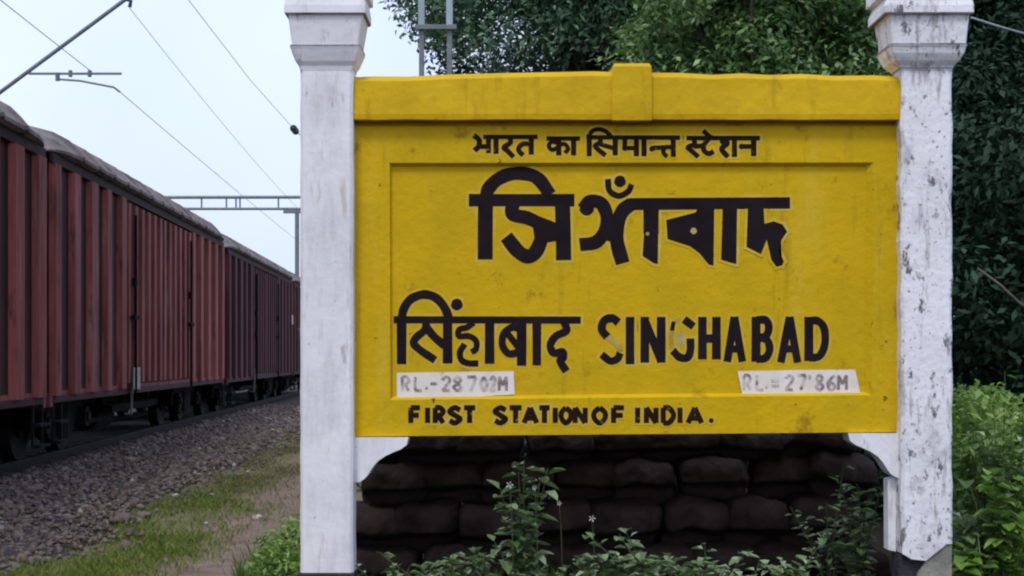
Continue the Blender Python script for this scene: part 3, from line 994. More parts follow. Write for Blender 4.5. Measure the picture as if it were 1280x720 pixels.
toplines = [
    (S, [(592, 169), (599, 175), (598, 183), (593, 188)], 5, True), (S, [(597, 183), (611, 183)], 4.5, False), (S, [(610.5, 170), (610.5, 191)], 5, False),
    (S, [(604, 171), (672, 171)], 4.2, False), (S, [(620, 171), (620, 192)], 5, False),
    (S, [(637, 171), (638, 178), (630, 184), (634, 188), (642, 196)], 4.8, True),
    (S, [(664, 171), (664, 193)], 5, False), (S, [(664, 180), (653, 180), (648, 187), (654, 194)], 4.6, True),
    (S, [(683, 173), (725, 173)], 4.2, False), (S, [(698.5, 173), (698.5, 194)], 5, False),
    (S, [(698, 179), (690, 177), (686, 182), (690, 187), (698, 184)], 4, True), (S, [(698, 181), (706, 180), (710, 186), (706, 191)], 4, True), (S, [(717, 173), (717, 194)], 5, False),
    (S, [(736.5, 168), (736.5, 195)], 5, False), (S, [(736, 172), (739, 165), (747, 161.5), (757, 164), (765, 172)], 4.2, True),
    (S, [(733, 171.5), (850, 172)], 4.2, False),
    (S, [(750, 172), (750, 178), (744, 182), (748, 187), (757, 194)], 4.6, True), (S, [(750, 180), (767, 185)], 4.2, False), (S, [(769, 171), (769, 194)], 5, False),
    (S, [(781, 172), (781, 183)], 4.6, False), (D, (781, 185), 3.6), (S, [(781, 185), (796, 185)], 4.2, False), (S, [(795.5, 172), (795.5, 195)], 5, False),
    (S, [(805, 172), (805, 195)], 5, False), (D, (815, 186), 3.4), (S, [(815, 185), (830, 184)], 4.2, False),
    (S, [(841.5, 172), (841.5, 196)], 5, False), (S, [(841, 184), (832, 184), (829, 190), (834, 196)], 4.2, True),
    (S, [(858, 172.5), (950, 172.5)], 4.4, False), (S, [(867, 173), (868, 180), (860, 184), (865, 189), (873, 196)], 4.6, True), (S, [(867, 183), (879, 182)], 4.4, False),
    (S, [(886, 173), (880, 181), (880, 188), (886, 192), (892, 189)], 4.8, True), (S, [(879, 163), (884, 168), (891, 173)], 4.4, True),
    (S, [(904, 173), (909, 179), (902, 186), (910, 196)], 5, True), (D, (903, 177), 3.4), (S, [(918, 173), (918, 196)], 5, False),
    (D, (927, 183), 3.6), (S, [(926, 183), (942, 183)], 4.4, False), (S, [(942, 173), (942, 195)], 5.4, False),
]
def latin(ch, x0, x1, t, b):
    m = (t + b) / 2; c = (x0 + x1) / 2
    return {
        'F': [[(x0, t), (x0, b)], [(x0, t), (x1, t)], [(x0, m), (x1 - 1.5, m)]],
        'I': [[(c, t), (c, b)]],
        'R': [[(x0, t), (x0, b)], [(x0, t), (c + 1, t), (x1, t + (b - t) * .25), (c + 1, m), (x0, m)], [(c - 1, m), (x1, b)]],
        'S': [[(x1, t + 3), (c, t), (x0, t + (b - t) * .25), (c, m), (x1, t + (b - t) * .75), (c, b), (x0, b - 3)]],
        'T': [[(x0, t), (x1, t)], [(c, t), (c, b)]],
        'A': [[(c, t), (x0, b)], [(c, t), (x1, b)], [(x0 + 2.5, b - 6), (x1 - 2.5, b - 6)]],
        'O': [[(c, t), (x0, t + (b - t) * .3), (x0, t + (b - t) * .7), (c, b), (x1, t + (b - t) * .7), (x1, t + (b - t) * .3), (c, t)]],
        'N': [[(x0, t), (x0, b)], [(x0, t), (x1, b)], [(x1, t), (x1, b)]],
        'D': [[(x0, t), (x0, b)], [(x0, t), (c + 1, t + .5), (x1, m), (c + 1, b - .5), (x0, b)]],
        'L': [[(x0, t), (x0, b)], [(x0, b), (x1, b)]],
        'M': [[(x0, t), (x0, b)], [(x0, t), (c, m + 2)], [(c, m + 2), (x1, t)], [(x1, t), (x1, b)]],
        '-': [[(x0, m), (x1, m)]],
        '=': [[(x0, m - 2), (x1, m - 2)], [(x0, m + 4), (x1, m + 4)]],
        '2': [[(x0, t + 4), (c, t), (x1, t + 5), (x0, b)], [(x0, b), (x1, b)]],
        '8': [[(c, m - .5), (x0 + 1, t + 4), (c, t), (x1 - 1, t + 4), (c, m - .5)], [(c, m + .5), (x0, b - 4), (c, b), (x1, b - 4), (c, m + .5)]],
        '7': [[(x0, t), (x1, t)], [(x1, t), (c - 1, b)]],
        '0': [[(c, t), (x0, m), (c, b), (x1, m), (c, t)]],
        '6': [[(x1 - 1, t), (x0, m), (x0 + 1, b - 2), (c, b), (x1, b - 4), (c, m + 1), (x0, b - 5)]],
        "'": [[(c, t), (c - 1, t + 5)]],
    }[ch]
def word(spec, t, b, w):
    out = []
    for ch, a, c in spec:
        if ch == '.':
            out.append((D, (a, b - 3), w * 0.6)); continue
        for st in latin(ch, a, c, t, b):
            out.append((S, st, w, len(st) > 2))
    return out
first_line = word([('F', 513.5, 525), ('I', 533, 536), ('R', 544, 554), ('S', 562, 575), ('T', 580, 594), ('S', 619, 632), ('T', 637, 652), ('A', 655, 671), ('T', 674, 687), ('I', 692, 696),
                   ('O', 702, 713), ('N', 719, 731.5), ('O', 743, 756), ('F', 767, 780), ('I', 795, 799), ('N', 808, 820), ('D', 829, 842), ('I', 848, 852), ('A', 860, 877), ('.', 889, 0)], 509.5, 528.5, 5.0)
plate_l = word([('R', 503, 511), ('L', 519, 527), ('.', 533, 0), ('-', 538, 547), ('2', 553, 562), ('8', 567, 577), ('7', 584, 595), ('0', 601, 609), ('2', 613, 619), ('M', 624, 633)], 471, 488, 3.2)
plate_r = word([('R', 930, 938), ('L', 946, 954), ('.', 958, 0), ('=', 964, 974), ('2', 982, 991), ('7', 997, 1007), ("'", 1011, 1014), ('8', 1020, 1029), ('6', 1035, 1044), ('M', 1048, 1058)], 469, 487, 3.2)

def paint(items, ink, grow=0.0):
    for it in items:
        if it[0] == S: ink.stroke(it[1], it[2], it[3], grow=grow)
        elif it[0] == D: ink.dot(it[1][0], it[1][1], it[2], grow)
        else: ink.poly(it[1], grow)
def scale_items(items, y):   # recessed panel lies a little farther: keep the size, only the plane moves
    return items
lines = [(bengali, YB + RD, 'ink', 3.4, 'large black Bengali station name'), (hindi, YB + RD, 'ink', 3.0, 'black Hindi station name at the lower left'),
         (english, YB + RD, 'ink', 3.0, 'black English word SINGHABAD, partly flaked'), (toplines, YB, 'ink_worn', 3.0, 'small brown Hindi line under the coping'),
         (first_line, YB, 'ink_worn', 3.0, 'small line FIRST STATION OF INDIA')]
for items, y0, mk, gr, lab in lines:
    ink = Ink(y0 - 0.0026, 1.3 if mk == 'ink_worn' else 1.14)
    paint(items, ink)
    o = ink.build('lettering', M[mk], sgn)
    o['label'] = lab
    ink = Ink(y0 - 0.0002)
    paint(items, ink, gr)
    ink.build('overpaint', M['halo'], o)
    if items is bengali:
        for x, y, r in bengali_spots:
            ink = Ink(y0 - 0.0048)
            ink.dot(x, y, r)
            ink.build('flaked_spot', M['faded'], o)
# extra pale over-painting where letters have flaked away
ink = Ink(YB + RD - 0.0003)
ink.poly([(845, 420), (851, 413), (857, 418), (858, 427), (852, 434), (846, 430)])
ink.build('flaked_spot', M['faded'], sgn)
for pts, w in (([(757, 420), (765, 425), (772, 431), (775, 440)], 7.0), ([(850, 398), (842, 404), (838.5, 421), (841, 437)], 5.0)):
    ink = Ink(YB + RD - 0.0011)
    ink.stroke(pts, w)
    ink.build('faded_stroke', M['ink_ghost'], sgn)
for quad, items in (([(496, 466), (560, 465), (642, 464), (643.5, 493), (600, 495.5), (540, 496), (496, 497)], plate_l),
                    ([(922, 464), (1000, 462.5), (1069, 462), (1073, 480), (1076, 494), (1000, 493), (960, 495), (928, 493)], plate_r)):
    yq = YB + RD if quad[0][0] < 600 else YB + RD
    ink = Ink(YB + RD - 0.0052)
    ink.poly(quad)
    pl = ink.build('level_plate', M['plate'], sgn)
    ink = Ink(YB + RD - 0.0066)
    paint(items, ink)
    ink.build('lettering', M['ink_faint'], pl)

# ------------------------------------------------------------------ stack of dark blocks under the board
from mathutils import noise as mnoise
def superblock(seed, a, b, c):
    r = np.random.default_rng(seed)
    bm = bmesh.new()
    bmesh.ops.create_icosphere(bm, subdivisions=5, radius=1.0)
    o3 = Vector((seed * 7.3, seed * 3.1, seed))
    kx, ky = r.uniform(-0.12, 0.12), r.uniform(-0.1, 0.1)
    for v in bm.verts:
        x, y, z = v.co
        m = (abs(x) ** 5.0 + (abs(y) ** 3.8 + abs(z) ** 3.8) ** (5.0 / 3.8)) ** (1 / 5.0)
        x, y, z = x / m, y / m, z / m
        sh = min(1.0, max(0.0, (0.02 - z) / 0.40))
        if y < 0: y *= 1 - 0.80 * sh * sh * (3 - 2 * sh)
        p = Vector((x * 1.1, y, z * 0.6))
        bump = 1 + 0.10 * mnoise.noise(p * 1.3 + o3) + 0.05 * mnoise.noise(p * 3.5 + o3) + 0.025 * mnoise.noise(p * 9 + o3)
        z = z + kx * x + 0.16 * mnoise.noise(Vector((x * 1.6, y * .8, 0)) + o3)
        x = x + ky * z
        v.co = (x * a * bump, y * b * bump, z * c * bump)
    me = bpy.data.meshes.new('stone_block')
    bm.to_mesh(me)
    bm.free()
    me.materials.append(M['block'])
    me.polygons.foreach_set('use_smooth', [True] * len(me.polygons))
    return me
bmesh_v = [superblock(s_, 0.215, 0.30, 0.1) for s_ in range(9)]
ordn = ['leftmost', 'second from the left', 'third from the left', 'fourth from the left', 'fifth from the left', 'sixth from the left', 'seventh from the left', 'rightmost']
rows = ['top row', 'second row', 'third row', 'lowest row']
ROWZ = [(0.84, 0.125), (0.625, 0.14), (0.335, 0.165), (0.075, 0.15)]
YS = 9.75
for r, (z, hh) in enumerate(ROWZ):
    for c in range(8):
        o = bpy.data.objects.new('stone_block', bmesh_v[(r * 4 + c * 5) % 9])
        C.objects.link(o)
        off = 0.17 if r % 2 else 0.0
        x = -0.93 + c * 0.408 + 0.03 * math.sin(c * 2.1 + r * 1.7) + off + random.uniform(-0.02, 0.02)
        o.location = (x, YS - 0.03 * r + random.uniform(-0.06, 0.06) - (0.05 if c == 7 else 0), z + 0.045 * (c / 7 - 0.35) + random.uniform(-0.010, 0.010))
        o.rotation_euler = (random.uniform(-.05, .05), random.uniform(-.05, .05) + (0.12 if c == 7 else 0), random.uniform(-.09, .09) )
        o.scale = (random.uniform(0.92, 1.12), random.uniform(0.95, 1.05), hh * 10 * random.uniform(0.97, 1.07))
        tag(o, 'dark rounded block, %s in the %s of the stack' % (ordn[c], rows[r]), 'stone block', 'dark blocks stacked under the board')

# ------------------------------------------------------------------ leaves, trees, plants
def leaf_cloud(centres, n_each, sig, L, W, seed, droop=0.25, up=0.7, vol=None):
    r = np.random.default_rng(seed)
    cs = np.repeat(np.asarray(centres, dtype=float), n_each, axis=0)
    sg = np.repeat(np.broadcast_to(np.asarray(sig, dtype=float), (len(centres),)), n_each)[:, None]
    d = r.standard_normal((len(cs), 3))
    d /= np.linalg.norm(d, axis=1, keepdims=True)
    rad = r.random((len(cs), 1)) ** 0.45 * 1.7
    p = cs + d * rad * sg * np.array([1, 1, 0.75])
    nrm = d * 0.8 + r.standard_normal(p.shape) * 0.7 + np.array([0, 0, up])
    nrm /= np.linalg.norm(nrm, axis=1, keepdims=True)
    a = np.cross(nrm, r.standard_normal(p.shape) + np.array([0, 0, -droop]))
    a /= np.linalg.norm(a, axis=1, keepdims=True) + 1e-9
    b = np.cross(nrm, a)
    l = L * r.uniform(0.6, 1.3, (len(p), 1))
    w = W * r.uniform(0.6, 1.2, (len(p), 1))
    v = np.stack([p - a * l, p + b * w - a * l * .1 + nrm * w * .35, p + a * l - nrm * l * .15, p - b * w - a * l * .1 + nrm * w * .35], 1)
    f = np.arange(len(p) * 4).reshape(-1, 4)
    return v.reshape(-1, 3), f

def tree(name, label, base, cz, rad, nclump, nleaf, m, seed, L=0.052, W=0.023, sig=(0.28, 0.5), trunk_r=0.16, bark='bark', shape=None, extra=None):
    r = np.random.default_rng(seed)
    bx, by = base
    t = empty(name, (bx, by, 0))
    tag(t, label, 'tree', 'trees behind the station sign')
    cs = []
    for k in range(nclump):
        d = r.standard_normal(3)
        d /= np.linalg.norm(d)
        q = r.random() ** 0.42
        cs.append((bx + d[0] * rad[0] * q, by + d[1] * rad[1] * q, cz + d[2] * rad[2] * q))
    if extra: cs += extra
    if shape: cs = [c for c in cs if shape(*c)]
    cs = np.array(cs)
    sg = r.uniform(sig[0], sig[1], len(cs))
    v, f = leaf_cloud(cs, int(nleaf * 1.9), sg, L, W, seed + 50)
    np_mesh('crown', v, f, m, t)
    mb = MB()
    top = cz - rad[2] * 0.1
    mb.tube([(bx, by, -0.1), (bx + 0.05, by, top * .4), (bx - 0.06, by + 0.05, top * .75), (bx, by, top)], trunk_r, 10, trunk_r * 0.45)
    pick = r.choice(len(cs), min(18, len(cs)), replace=False)
    for i in pick:
        c = cs[i]
        z0 = r.uniform(0.45, 0.9) * top
        mid = (bx + (c[0] - bx) * .45, by + (c[1] - by) * .45, z0 + (c[2] - z0) * .35)
        mb.tube([(bx, by, z0), mid, tuple(c)], trunk_r * .35, 6, 0.012)
    mb.build('trunk', M[bark], t, smooth=True)
    return t

tree('leafy_tree', 'tall dull green tree rising behind the left half of the board, beside the steel frame', (0.95, 18.5), 6.0, (2.15, 2.0, 2.4), 110, 230, M['leaf_teal'], 11,
     shape=lambda x, y, z: not (x < -0.35 and z < 4.55) and not (x < -0.85 and z < 5.3))
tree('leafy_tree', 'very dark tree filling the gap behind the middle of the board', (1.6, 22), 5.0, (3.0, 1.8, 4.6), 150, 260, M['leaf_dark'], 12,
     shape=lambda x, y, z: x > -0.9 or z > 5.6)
tree('leafy_tree', 'mid green tree with light leaf clumps above the right half of the board', (2.35, 14.6), 4.55, (1.35, 1.2, 1.35), 60, 260, M['leaf_mid'], 13, L=0.045, W=0.021, sig=(0.2, 0.36), trunk_r=0.1)
tree('leafy_tree', 'dark green tree behind the capital of the right pillar', (4.0, 16.5), 5.0, (1.9, 1.7, 2.6), 110, 240, M['leaf_teal'], 14)
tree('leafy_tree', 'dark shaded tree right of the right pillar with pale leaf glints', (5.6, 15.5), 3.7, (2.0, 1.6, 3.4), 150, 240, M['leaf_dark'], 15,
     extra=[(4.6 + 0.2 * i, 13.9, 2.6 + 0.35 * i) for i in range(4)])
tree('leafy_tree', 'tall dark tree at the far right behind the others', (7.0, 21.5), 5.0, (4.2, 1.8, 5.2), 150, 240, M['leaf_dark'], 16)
# big crown added above the frame, out of view, to keep the wood dark
tree('leafy_tree', 'broad high tree added unseen above the frame to shade the wood behind the sign', (3.4, 19.2), 8.8, (4.6, 3.6, 2.2), 150, 220, M['leaf_dark'], 17, L=0.1, W=0.05, trunk_r=0.28,
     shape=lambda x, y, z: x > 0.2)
# undergrowth at the foot of the trees
cs = [(x, 12.6 + 1.2 * random.random(), random.uniform(1.3, 3.2)) for x in np.linspace(3.0, 7.0, 46)]
cs += [(x, 17.6 + random.random(), random.uniform(0.2, 3.4)) for x in np.linspace(2.6, 9.0, 110)]
cs += [(x, 12.9 + 1.2 * random.random(), random.uniform(0.1, 1.7)) for x in np.linspace(-1.2, 6.8, 90)]
v, f = leaf_cloud(cs, 340, 0.42, 0.055, 0.025, 77)
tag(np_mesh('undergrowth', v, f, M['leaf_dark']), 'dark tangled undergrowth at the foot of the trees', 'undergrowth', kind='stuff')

# bare pale branch crossing the dark wood right of the pillar
mb = MB()
mb.tube([P(1222, 335, 11.9), P(1250, 356, 11.85), P(1275, 380, 11.9), P(1310, 398, 12.2), (5.6, 15.4, 1.5)], 0.007, 6, 0.02)
tag(mb.build('bare_branch', M['bark_pale'], smooth=True), 'thin bare grey branch slanting through the dark leaves right of the pillar', 'branch')

def plant(name, label, base, stems, m, seed, L, W, nl, cat='plant', group=None, stem_r=0.006, lift=0.0, pair=True):
    """stems: list of (dx, dy, height)"""
    r = np.random.default_rng(seed)
    t = empty(name, base)
    tag(t, label, cat, group)
    b = Vector(base)
    mb = MB()
    V_, F_ = [], []
    cnt = 0
    for dx, dy, h in stems:
        pts = [b, b + Vector((dx * .35, dy * .35, h * .5)), b + Vector((dx, dy, h))]
        mb.tube(pts, stem_r, 5, stem_r * .4)
        nk = int(nl * 1.8)
        for k in range(nk):
            q = 0.25 + 0.75 * (k + r.random()) / nk
            if q < .5: p = pts[0].lerp(pts[1], q * 2)
            else: p = pts[1].lerp(pts[2], q * 2 - 1)
            az = k * 2.4 + r.uniform(-.4, .4)
            el = r.uniform(-0.25, 0.7)
            d = Vector((math.cos(az) * math.cos(el), math.sin(az) * math.cos(el), math.sin(el)))
            sd_ = d.cross(Vector((0, 0, 1))).normalized()
            nn = sd_.cross(d)
            l = L * r.uniform(.6, 1.25)
            w = 1.35 * W * l / L
            o = p + d * 0.012
            tip = o + d * l - Vector((0, 0, l * r.uniform(0.05, .35)))
            mid = o + d * l * .5 + nn * l * .02
            for s in (1, -1):
                V_ += [o, o + d * l * .35 + sd_ * s * w + nn * w * .35, mid + (tip - mid) * .5 + sd_ * s * w * .6 + nn * w * .15, tip]
                F_.append([cnt, cnt + 1, cnt + 2, cnt + 3]); cnt += 4
    mb.build('stem', M['stem'], t)
    np_mesh('foliage', np.array([v[:] for v in V_]), np.array(F_), m, t)
    return t

def stems(n, spread, h0, h1, seed):
    r = np.random.default_rng(seed)
    return [(r.normal(0, spread), r.normal(0, spread * .6), r.uniform(h0, h1)) for _ in range(n)]
def gp(px, Y): return ((px - 640) * Y / F, Y, 0.0)
PG = 'weeds growing in front of the block stack'
plant('leafy_weed', 'tallest leafy weed standing in front of the middle of the dark stack', gp(655, 8.32), [(0.0, 0, .85), (-0.08, 0.02, .66), (0.09, -0.02, .76), (0.02, -.05, .56), (-.03, .03, .78), (-.13, 0, .70), (.13, .02, .80), (.05, 0, .36), (-.16, 0, .4)], M['leaf_plant'], 1, 0.095, 0.024, 13, group=PG)
plant('leafy_weed', 'low pale leaved weed at the bottom left of the stack', gp(560, 8.2), stems(11, .16, .18, .40, 2), M['leaf_plant'], 2, 0.075, 0.02, 8, group=PG)
plant('leafy_weed', 'sparse thin stemmed weed beside the left pillar below the board', gp(500, 8.22), stems(5, .12, .15, .34, 3), M['leaf_plant'], 3, 0.05, 0.012, 7, group=PG)
plant('leafy_weed', 'bushy low weed at the bottom centre, just right of the tallest weed', gp(745, 8.15), stems(12, .15, .15, .36, 4), M['leaf_plant'], 4, 0.07, 0.02, 8, group=PG)
plant('leafy_weed', 'wide leafy weed at the bottom right of centre before the stack', gp(825, 8.2), stems(16, .19, .22, .50, 5), M['leaf_plant'], 5, 0.085, 0.022, 9, group=PG)
plant('leafy_weed', 'small dark weed between the wide weed and the right pillar', gp(930, 8.3), stems(9, .16, .12, .30, 6), M['leaf_plant'], 6, 0.06, 0.018, 7, group=PG)
plant('leafy_weed', 'straggling dark weed close to the foot of the right pillar', gp(1075, 8.95), stems(11, .14, .3, .75, 7), M['leaf_plant'], 7, 0.075, 0.02, 10, group=PG)
plant('leafy_weed', 'arching weed with thin curved stems over the right end of the stack', gp(1035, 8.95), stems(6, .14, .4, .85, 8), M['leaf_plant'], 8, 0.06, 0.016, 8, group=PG)

plant('leafy_weed', 'dense low weed between the wide weed and the tallest weed, touching the frame bottom', gp(700, 8.25), stems(12, .12, .12, .33, 51), M['leaf_plant'], 51, 0.07, 0.02, 9, group=PG)
plant('leafy_weed', 'spreading low weed in the gap right of the wide weed', gp(885, 8.2), stems(14, .15, .16, .40, 52), M['leaf_plant'], 52, 0.075, 0.022, 9, group=PG)
plant('leafy_weed', 'low tangled weed halfway between the wide weed and the right pillar', gp(985, 8.35), stems(12, .15, .14, .38, 53), M['leaf_plant'], 53, 0.07, 0.02, 9, group=PG)
plant('leafy_weed', 'small leafy weed just left of the tallest weed', gp(605, 8.25), stems(12, .10, .14, .38, 54), M['leaf_plant'], 54, 0.07, 0.02, 9, group=PG)
BW = 'broad leaved weeds at the lower right corner'
for k_, (px_, Y_, h_, lab_) in enumerate(((1222, 8.9, .62, 'pale broad leaved weed leaning against the outer side of the right pillar'), (1256, 8.8, .78, 'broad leaved weed in front of the green bush, nearest the right edge'),
                                       (1238, 9.0, 1.02, 'taller broad leaved weed standing between two lower ones beside the pillar'), (1206, 8.75, .34, 'lowest broad leaved weed beside the concrete foot of the right pillar'))):
    plant('broadleaf_weed', lab_, gp(px_, Y_), stems(9, .09, h_ * .6, h_, 60 + k_), M['leaf_plant'] if k_ % 2 == 0 else M['leaf_bright'], 60 + k_, 0.10, 0.032, 9, group=BW)

def shrub(name, label, base, cs, n, sig, L, W, m, seed, group=None):
    t = empty(name, base)
    tag(t, label, 'shrub', group)
    v, f = leaf_cloud(np.array(cs), n, sig, L, W, seed, up=0.9)
    keep = v.reshape(-1, 4, 3)[:, :, 2].min(1) > 0.0
    v = v.reshape(-1, 4, 3)[keep].reshape(-1, 3)
    np_mesh('foliage', v, np.arange(len(v)).reshape(-1, 4), m, t)
    mb = MB()
    b = Vector(base)
    for c in cs[::10]:
        mb.tube([b + Vector((random.uniform(-.05, .05), random.uniform(-.05, .05), -0.02)), b.lerp(Vector(c), .5) + Vector((0, 0, .05)), Vector(c)], 0.004, 5, 0.002)
    mb.build('stem', M['stem'], t)
    return t
r_ = np.random.default_rng(31)
def blob(px0, px1, ptop, Y0, Y1, n, fn=None):
    out = []
    for _ in range(n):
        rag = r_.uniform(0.72, 1.06)
        Yq = r_.uniform(Y0, Y1)
        px = r_.uniform(px0, px1)
        x = (px - 640) * Yq / F
        top = H + (HY - ptop) * Yq / F
        top *= rag
        if fn: top *= fn((px - px0) / (px1 - px0))
        out.append((x, Yq, r_.random() ** .7 * top))
    return out
shrub('green_bush', 'bright green bush filling the lower right corner beside the right pillar', (3.2, 9.7, 0), blob(1205, 1400, 485, 9.2, 10.6, 110, lambda t: 0.86 + 0.14 * math.sin(9 * t)), 300, 0.15, 0.040, 0.0165, M['leaf_bright'], 21)
shrub('green_bush', 'small green bush at the foot of the left pillar, by the foot path', (-1.47, 8.75, 0), blob(318, 372, 655, 8.6, 9.3, 26, lambda t: 0.5 + 0.55 * t), 90, 0.075, 0.028, 0.009, M['leaf_bright'], 22)
shrub('green_bush', 'darker shaded bush behind the bright green bush at the right', (3.9, 11.3, 0), blob(1195, 1420, 520, 11.0, 12.2, 60), 170, 0.17, 0.045, 0.02, M['leaf_mid'], 23)
for i, (px, h, lab) in enumerate(((1213, 0.98, 'tall pale weed touching the right pillar among the green bush'), (1252, 1.33, 'tall upright weed standing out above the green bush'), (1275, 1.12, 'pale leaved weed in the green bush at the right edge'))):
    plant('tall_weed', lab, gp(px, 9.15), [(0.02, 0, h), (-0.05, 0, h * .85), (0.06, 0, h * .7)], M['leaf_plant'] if i != 1 else M['leaf_bright'], 40 + i, 0.06, 0.014, 15, group='tall weeds in the green bush')

# ------------------------------------------------------------------ loose stones on the grass
for i, (px, py, s, lab) in enumerate(((220, 620, .045, 'pale flat stone at the edge of the ballast, above the green grass'), (265, 618, .035, 'small grey stone lying on the dry grass between two pale stones'),
                                      (258, 654, .035, 'pale stone on the grass at the left edge of the foot path'), (323, 648, .055, 'brown edged pale stone on the foot path beside the small green bush'),
                                      (27, 622, .04, 'whitish stone on top of the ballast near the left edge'))):
    Y = F * (H - 0.02 - (0.09 if i == 4 else 0)) / (py - HY)
    v, f = stones(np.array([[(px - 640) * Y / F, Y, 0.02 + (0.09 if i == 4 else 0)]]), np.array([s]), 60 + i, 0.6)
    tag(np_mesh('loose_stone', v, f, M['stone']), lab, 'stone', 'loose stones on the ground')

# ------------------------------------------------------------------ overhead line equipment
YC = 26.0
om = empty('overhead_mast', (P(-75, 0, YC).x, YC, 0))
tag(om, 'steel mast behind the train whose slanting bracket arm holds the overhead wires', 'mast')
mx_ = P(-75, 0, YC).x
mb = MB()
for dx in (-0.12, 0.12):
    for dy in (-0.12, 0.12):
        mb.box((mx_ + dx - 0.03, YC + dy - 0.03, -0.1), (mx_ + dx + 0.03, YC + dy + 0.03, 8.6))
for k in range(14):
    z = 0.3 + k * 0.58
    mb.tube([(mx_ - 0.12, YC - 0.12, z), (mx_ + 0.12, YC - 0.12, z + 0.5)], 0.014, 5)
    mb.tube([(mx_ + 0.12, YC + 0.12, z), (mx_ - 0.12, YC + 0.12, z + 0.5)], 0.014, 5)
mb.build('pole', M['galv'], om)
hook = P(157, -1, YC)
foot = P(-60, 160, YC)
mb = MB()
mb.tube([foot, hook], 0.034, 10)
mb.build('bracket_tube', M['galv'], om)
mb = MB()
mb.tube([P(-70, -12, YC), hook + Vector((0, 0, 0.08))], 0.02, 8)
mb.build('stay_tube', M['galv'], om)
mb = MB()
mb.tube([P(36, 92, YC), P(152, 92, YC)], 0.022, 8)
for px in (88, 112):
    mb.tube([P(px, 88, YC - .001), P(px, 96, YC - .001)], 0.035, 8)
mb.build('registration_tube', M['galv'], om)
mb = MB()
mb.tube([P(72, 91, YC), P(72, 101, YC)], 0.04, 8)
mb.tube([P(72, 99, YC), P(100, 101, YC), P(142, 109, YC), P(150, 115, YC)], 0.018, 8)
mb.build('steady_arm', M['galv'], om)
mb = MB()
mb.tube([hook, hook + Vector((0.09, 0, -.03)), P(162, 9, YC)], 0.035, 8)
mb.build('wire_clamp', M['ceramic'], om)
mb = MB()
fd = (hook - foot).normalized()
for k in range(6):
    c = foot + fd * (0.12 + k * .07)
    mb.disc(c, fd, 0.085, 0.025, 12)
mb.build('insulator', M['ceramic'], om)

# second cantilever mast far down the line is carried by the portal below
def wire(name, label, a, b, r, sag=0.0, cat='wire', group='overhead line wires', mid=None, parent=None):
    pts = []
    for k in range(25):
        t = k / 24
        p = Vector(a).lerp(Vector(b), t)
        p.z -= sag * 4 * t * (1 - t)
        pts.append(p)
    mb = MB()
    mb.tube(pts, r, 6)
    return tag(mb.build(name, M['wire'], parent), label, cat, group)
cw = P(150, 115, YC)
mw = P(162, 10, YC)
YPOR = 84.0
tk = Vector((-TK, 1, 0))
far_c = cw + tk * (YPOR - YC); far_m = mw + tk * (YPOR - YC)
wire('contact_wire', 'lower overhead wire running from the steady arm down the line above the train', cw, far_c, 0.007, 0.10)
wire('contact_wire', 'thin overhead wire crossing the upper left corner of the sky', P(115, 90, YC - .1), P(115, 90, YC - .1) - tk * 24, 0.007, 0.05)
wire('catenary_wire', 'upper overhead wire leaving the clamp at the top of the bracket arm', mw, far_m, 0.006, 0.45)
fe = P(368, 162, 46)
fs = P(225, -14, 30)
fw = empty('feeder_wire', fe)
tag(fw, 'steep overhead wire ending in a dark insulator just left of the white pillar', 'wire', 'overhead line wires')
mb = MB()
mb.tube([fs - (fe - fs) * .8, fs, fs.lerp(fe, .5) - Vector((0, 0, .12)), fe], 0.008, 6)
mb.build('cable', M['wire'], fw)
mb = MB()
d = (fe - fs).normalized()
for k in range(5):
    mb.disc(fe + d * (k * .12 - .2), d, 0.11, 0.05, 10)
mb.tube([fe - d * .3, fe + d * .4], 0.05, 8)
mb.build('insulator', M['ceramic'], fw)
mb = MB()
mb.tube([fe + d * .4, P(470, 238, YPOR)], 0.016, 6)
mb.build('cable', M['wire'], fw)

# portal frame across the tracks
pg = empty('portal_frame', (P(372, 0, YPOR).x, YPOR, 0))
tag(pg, 'distant steel portal of two horizontal beams across the tracks left of the white pillar', 'portal')
mb = MB()
mb.tube([P(40, 247, YPOR), P(600, 246, YPOR)], 0.09, 8)
mb.tube([P(40, 261, YPOR), P(600, 261, YPOR)], 0.075, 8)
for px in list(range(60, 600, 48)) + [283, 295]:
    mb.tube([P(px, 247, YPOR), P(px, 261, YPOR)], 0.05, 6)
mb.build('beam', M['galv'], pg)
for px in (52, 372, 560):
    mb = MB()
    x = P(px, 0, YPOR).x
    mb.box((x - 0.11, YPOR - 0.3, -0.1), (x + 0.11, YPOR - 0.08, P(0, 263, YPOR).z), 0.01)
    mb.build('leg', M['galv'], pg)
mb = MB()
x = P(372, 0, YPOR).x
mb.box((x - 0.75, YPOR - 0.32, P(0, 267, YPOR).z), (x + 0.2, YPOR - 0.07, P(0, 263.5, YPOR).z), 0.01)
mb.build('bracket', M['galv'], pg)

